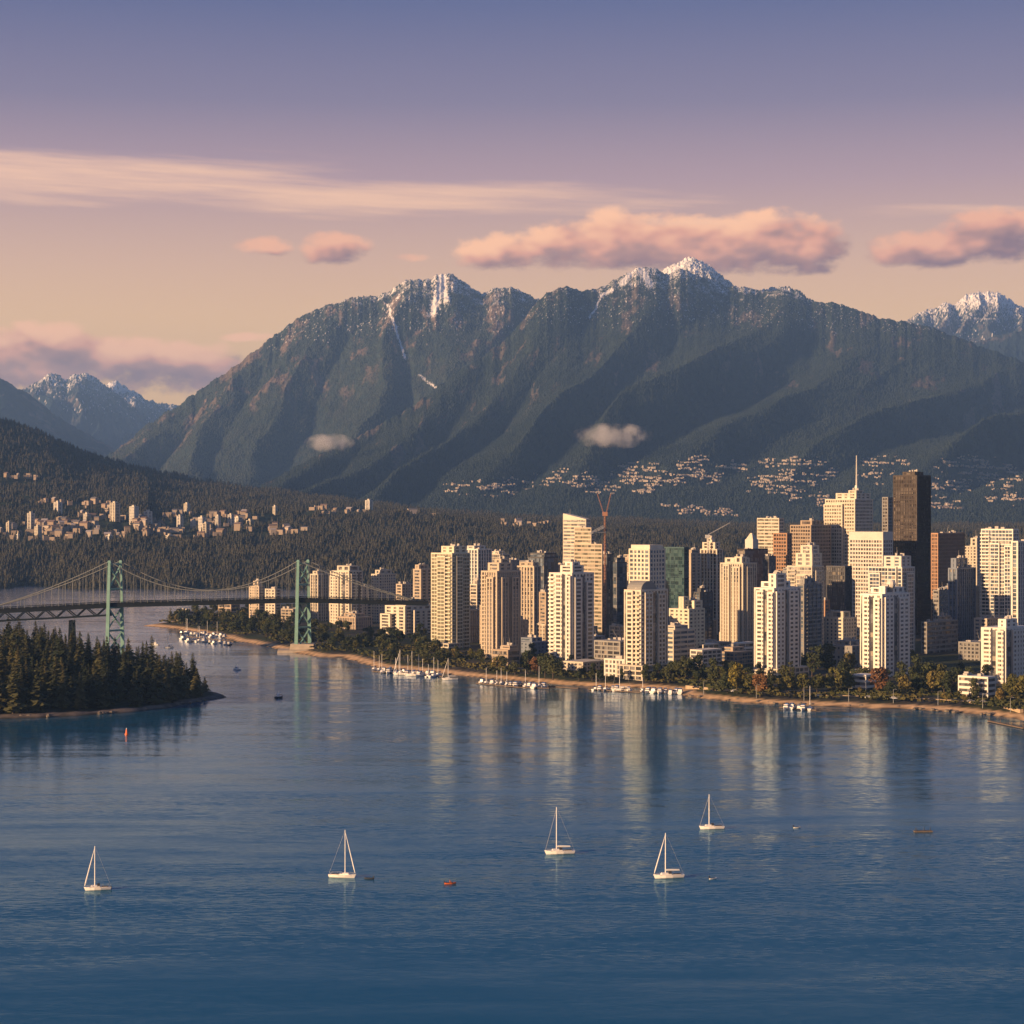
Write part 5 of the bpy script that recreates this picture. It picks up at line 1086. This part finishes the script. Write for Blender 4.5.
def marinas():
    rnd = random.Random(19); protoA = []
    for L, mst in ((8.5, 11), (10, 14), (7, 9)):
        e = empty('sailing_boat', (0, 0, 0)); hull_mb(L, L * .32, L * .13).build('hull', HULL, e); MB().box(.08 * L, 0, L * .13, L * .4, L * .18, .8, 0, .8).build('cabin', HULL, e); MB().bar((.1 * L, 0, 1), (.1 * L, 0, mst), .16, .11, 5).build('mast', SPAR, e)
        MB().loft([[(x, .28 * math.cos(a), L * .13 + 1.4 + .28 * math.sin(a)) for a in np.linspace(0, 6.28, 7)[:-1]] for x in (.08 * L, -.38 * L)]).build('boom_cover', BLUEC if L > 8 else SAILM, e); protoA.append(e)
    protoB = []
    for L, m in ((8, HULL), (10, HULL), (7, DARKB)):
        e = empty('motor_boat', (0, 0, 0)); hull_mb(L, L * .36, L * .15, .9).build('hull', m, e); MB().box(-.02 * L, 0, L * .15, L * .5, L * .28, 1.5, 0, .82).build('cabin', HULL, e); MB().box(0, 0, L * .15 + .6, L * .47, L * .27, .5, 0, .95).build('cabin_window', DARKB, e); MB().box(-.08 * L, 0, L * .15 + 1.5, L * .22, L * .2, .7).build('flybridge', BLUEC, e); protoB.append(e)
    used = set()
    def boats(cl, n, place, mastshare=.45):
        for i in range(n):
            u0, y0, u1, y1, dy = cl; t = (i + .5) / n + rnd.uniform(-.2, .2) / n; u = u0 + (u1 - u0) * t; y = y0 + (y1 - y0) * t + rnd.uniform(-dy, dy)
            ms = rnd.random() < mastshare; k = rnd.randrange(3); p = (protoA if ms else protoB)[k]
            c = p if id(p) not in used else copy_tree(p); used.add(id(p))
            d = dw(y); c.location = (gx(u, d), d, 0); c.rotation_euler = (0, 0, rnd.choice((R(70), R(250))) + rnd.uniform(-.2, .2)); tag(c, ('masted white boat moored ' if ms else 'low cabin boat moored ') + place, 'sailing boat' if ms else 'motor boat', ('masted boats ' if ms else 'cabin boats ') + place)
    def dock(name, pts, label):
        b = MB()
        P = [wpt(u, y) for u, y in pts]
        for a, c in zip(P[:-1], P[1:]):
            L = math.hypot(c[0] - a[0], c[1] - a[1]); b.box((a[0] + c[0]) / 2, (a[1] + c[1]) / 2, .25, L + 2, 2.4, .55, math.atan2(c[1] - a[1], c[0] - a[0]))
            for k in range(int(L / 10) + 1):
                t = k / max(1, int(L / 10)); b.bar((a[0] + (c[0] - a[0]) * t, a[1] + (c[1] - a[1]) * t + 1.5, -2), (a[0] + (c[0] - a[0]) * t, a[1] + (c[1] - a[1]) * t + 1.5, 2.4), .2, sides=5)
        tag(b.build(name, WOODB), label, 'dock')
    boats((180, 633, 226, 638, 1.2), 14, 'at the small marina behind the sandy point', .3); boats((182, 640, 232, 645, 1.0), 10, 'at the outer side of the marina behind the sandy point', .3)
    boats((373, 670.5, 440, 676.5, .8), 14, 'at the marina below the stepped mid rise', .5); boats((380, 673, 436, 677.5, .5), 9, 'along the outer dock below the stepped mid rise', .4)
    boats((480, 683, 546, 688.5, 1.0), 14, 'at the marina below the terraced block', .35); boats((592, 690, 632, 692, .5), 7, 'off the white four storey block', .4); boats((640, 692, 684, 694.5, .6), 8, 'in the nook below the split level tower', .25); boats((784, 709, 812, 710.5, .5), 5, 'at the jetty off the front beach', .2)
    dock('dock', [(182, 636.5), (234, 642)], 'floating dock of the small marina behind the sandy point'); dock('dock', [(374, 672), (442, 677)], 'floating dock of the marina below the stepped mid rise'); dock('dock', [(478, 684), (520, 688), (548, 689)], 'floating dock of the marina below the terraced block')
    dock('dock', [(550, 687), (578, 689)], 'dark timber dock right of the terraced block marina'); dock('dock', [(590, 690), (640, 693)], 'floating dock off the white four storey block'); dock('dock', [(782, 708), (816, 711)], 'short jetty off the front beach'); dock('dock', [(990, 722), (1024, 729)], 'dark broken jetty at the right end of the beach')
    put(yacht(12, 18, True, True), 402, 675, R(185), 'tall masted white yacht at the left marina', 'sailing boat'); put(yacht(12, 17.5, False, True), 414, 676, R(182), 'second tall masted white yacht at the left marina', 'sailing boat'); put(yacht(11, 15, True, True), 450, 680, R(195), 'white sailing boat moored by itself off the pale yellow tower', 'sailing boat'); put(yacht(13, 21, False, True), 622, 691.5, R(185), 'tall masted yacht off the white four storey block', 'sailing boat')
marinas()

# beach fringe: lamp posts, parked cars and rocks
def fringe():
    rnd = random.Random(3); pm = mat('lamp_post_metal', (.30, .30, .28), .6)
    P = empty('lamp_post', (0, 0, 0)); MB().bar((0, 0, 0), (0, 0, 8), .16, .1, 6).build('pole', pm, P); MB().bar((0, 0, 8), (1.6, 0, 8.3), .08, .06).build('arm', pm, P); MB().box(1.7, 0, 8.15, .9, .35, .18).build('lamp_head', pm, P)
    for i, (u, y) in enumerate([(705, 695), (758, 699), (806, 701.5), (851, 703), (896, 704), (941, 706), (986, 709), (1014, 713)]):
        c = P if i == 0 else copy_tree(P); d = dw(y, 4); c.location = (gx(u, d), d + 8, 3.6); tag(c, 'thin grey lamp post on the promenade by the beach', 'lamp post', 'lamp posts along the promenade')
    bodies = [mat('car_paint_' + n, c, .3, spec=.6) for n, c in (('white', (.55, .55, .55)), ('silver', (.25, .25, .27)), ('black', (.03, .03, .03)), ('blue', (.04, .06, .12)))]; gl = mat('car_window', (.02, .02, .025), .1); tyre = mat('tyre_rubber', (.02, .02, .02), .9)
    protos = []
    for i, m in enumerate(bodies):
        e = empty('parked_car', (0, 0, 0)); b = MB().box(0, 0, .35, 4.3, 1.8, .6); b.box(-.2, 0, .94, 2.3, 1.6, .55, 0, .78); b.build('body', m, e); MB().box(-.2, 0, 1.02, 2.2, 1.64, .32, 0, .86).build('window', gl, e)
        for sx in (-1.3, 1.3):
            for sy in (-.8, .8): MB().bar((sx, sy - .1, .33), (sx, sy + .1, .33), .33, sides=10).build('wheel', tyre, e)
        protos.append((e, ('white', 'silver', 'black', 'blue')[i]))
    first = [True] * 4
    for n in range(15):
        u = 702 + n * 21 + rnd.uniform(-8, 8); y = float(np.interp(u, [690, 760, 900, 1000, 1030], [690, 697, 702, 706, 709])); d = dw(y, 4); k = rnd.choice((0, 1, 1, 2, 2, 3)); e, cn = protos[k]
        c = e if first[k] else copy_tree(e); first[k] = False; c.location = (gx(u, d), d + 14, 4.35); c.rotation_euler = (0, 0, rnd.uniform(-.1, .1)); tag(c, cn + ' car parked along the park road behind the beach', 'car', cn + ' cars along the park road')
    for k in range(4):
        if first[k]:
            for ch in list(protos[k][0].children): bpy.data.objects.remove(ch)
            bpy.data.objects.remove(protos[k][0])
    rk = mat('shore_rock', (.20, .165, .13), .95, var=.4, vscale=.8)
    rv = []
    for k in range(4):
        b = MB().blob((0, 0, 0), 1, .8, .6, 7, 5); b.v = [tuple(c * rnd.uniform(.75, 1.2) for c in v) for v in b.v]; rv.append(b.mesh('rock', rk))
    for n in range(110):
        if n < 60: u = rnd.uniform(-5, 216); y = float(np.interp(u, [-5, 40, 125, 195, 226], [718.5, 718, 713, 703, 697.5])) - rnd.uniform(.2, 1.6); g = 'rocks along the islet shore'; lab = 'small grey boulder on the islet waterline'
        else: u = rnd.uniform(690, 1020); y = float(np.interp(u, [690, 760, 900, 1000, 1024], [697.5, 704, 709, 717, 722])) - rnd.uniform(.2, 1.8); g = 'rocks along the city beach'; lab = 'small brown boulder at the foot of the city beach'
        o = link('rock', rv[n % 4]); d = dw(y); o.location = (gx(u, d), d, .5); s = rnd.uniform(.8, 2.2); o.scale = (s, s, s); o.rotation_euler = (0, 0, rnd.uniform(0, 6)); tag(o, lab, 'rock', g)
fringe()

# two wisps of mist drifting in front of the mountain
def wisps():
    m = bpy.data.materials.new('mist'); m.use_nodes = True; t = NT(m.node_tree); t.n.clear(); o = t.new('ShaderNodeOutputMaterial'); v = t.new('ShaderNodeVolumePrincipled'); t.l.new(v.outputs[0], o.inputs['Volume'])
    v.inputs['Color'].default_value = (.95, .93, .92, 1); tc = t.new('ShaderNodeTexCoord'); p = tc.outputs['Object']; g = t.new('ShaderNodeNewGeometry')
    n = t.noise(g.outputs['Position'], .013, 5, .62).outputs['Fac']; r = t.vm('LENGTH', p); ln = t.n[-1]; 
    dens = t.m('MULTIPLY', t.ss(t.m('ADD', t.m('SUBTRACT', 1.0, ln.outputs['Value']), t.m('MULTIPLY', t.m('SUBTRACT', n, .5), 3.6)), .1, 1.2), .012); v.inputs['Anisotropy'].default_value = -0.3; t.put(v.inputs['Density'], dens)
    for (u, y, rx, rz, d, lab) in ((330, 443, 24, 8, 8350, 'small pale wisp of mist in the valley below the rocky mountain'), (612, 436, 38, 11, 7700, 'pale wisp of mist drifting across the long forested ridge')):
        o = MB().blob((0, 0, 0), 1, 1, 1, 16, 10).build('mist', m); k = d / F; o.scale = (rx * 1.1 * k, 200, rz * 1.25 * k); o.location = (gx(u, d), d, zy(y, d)); tag(o, lab, 'mist', kind='stuff')
wisps()
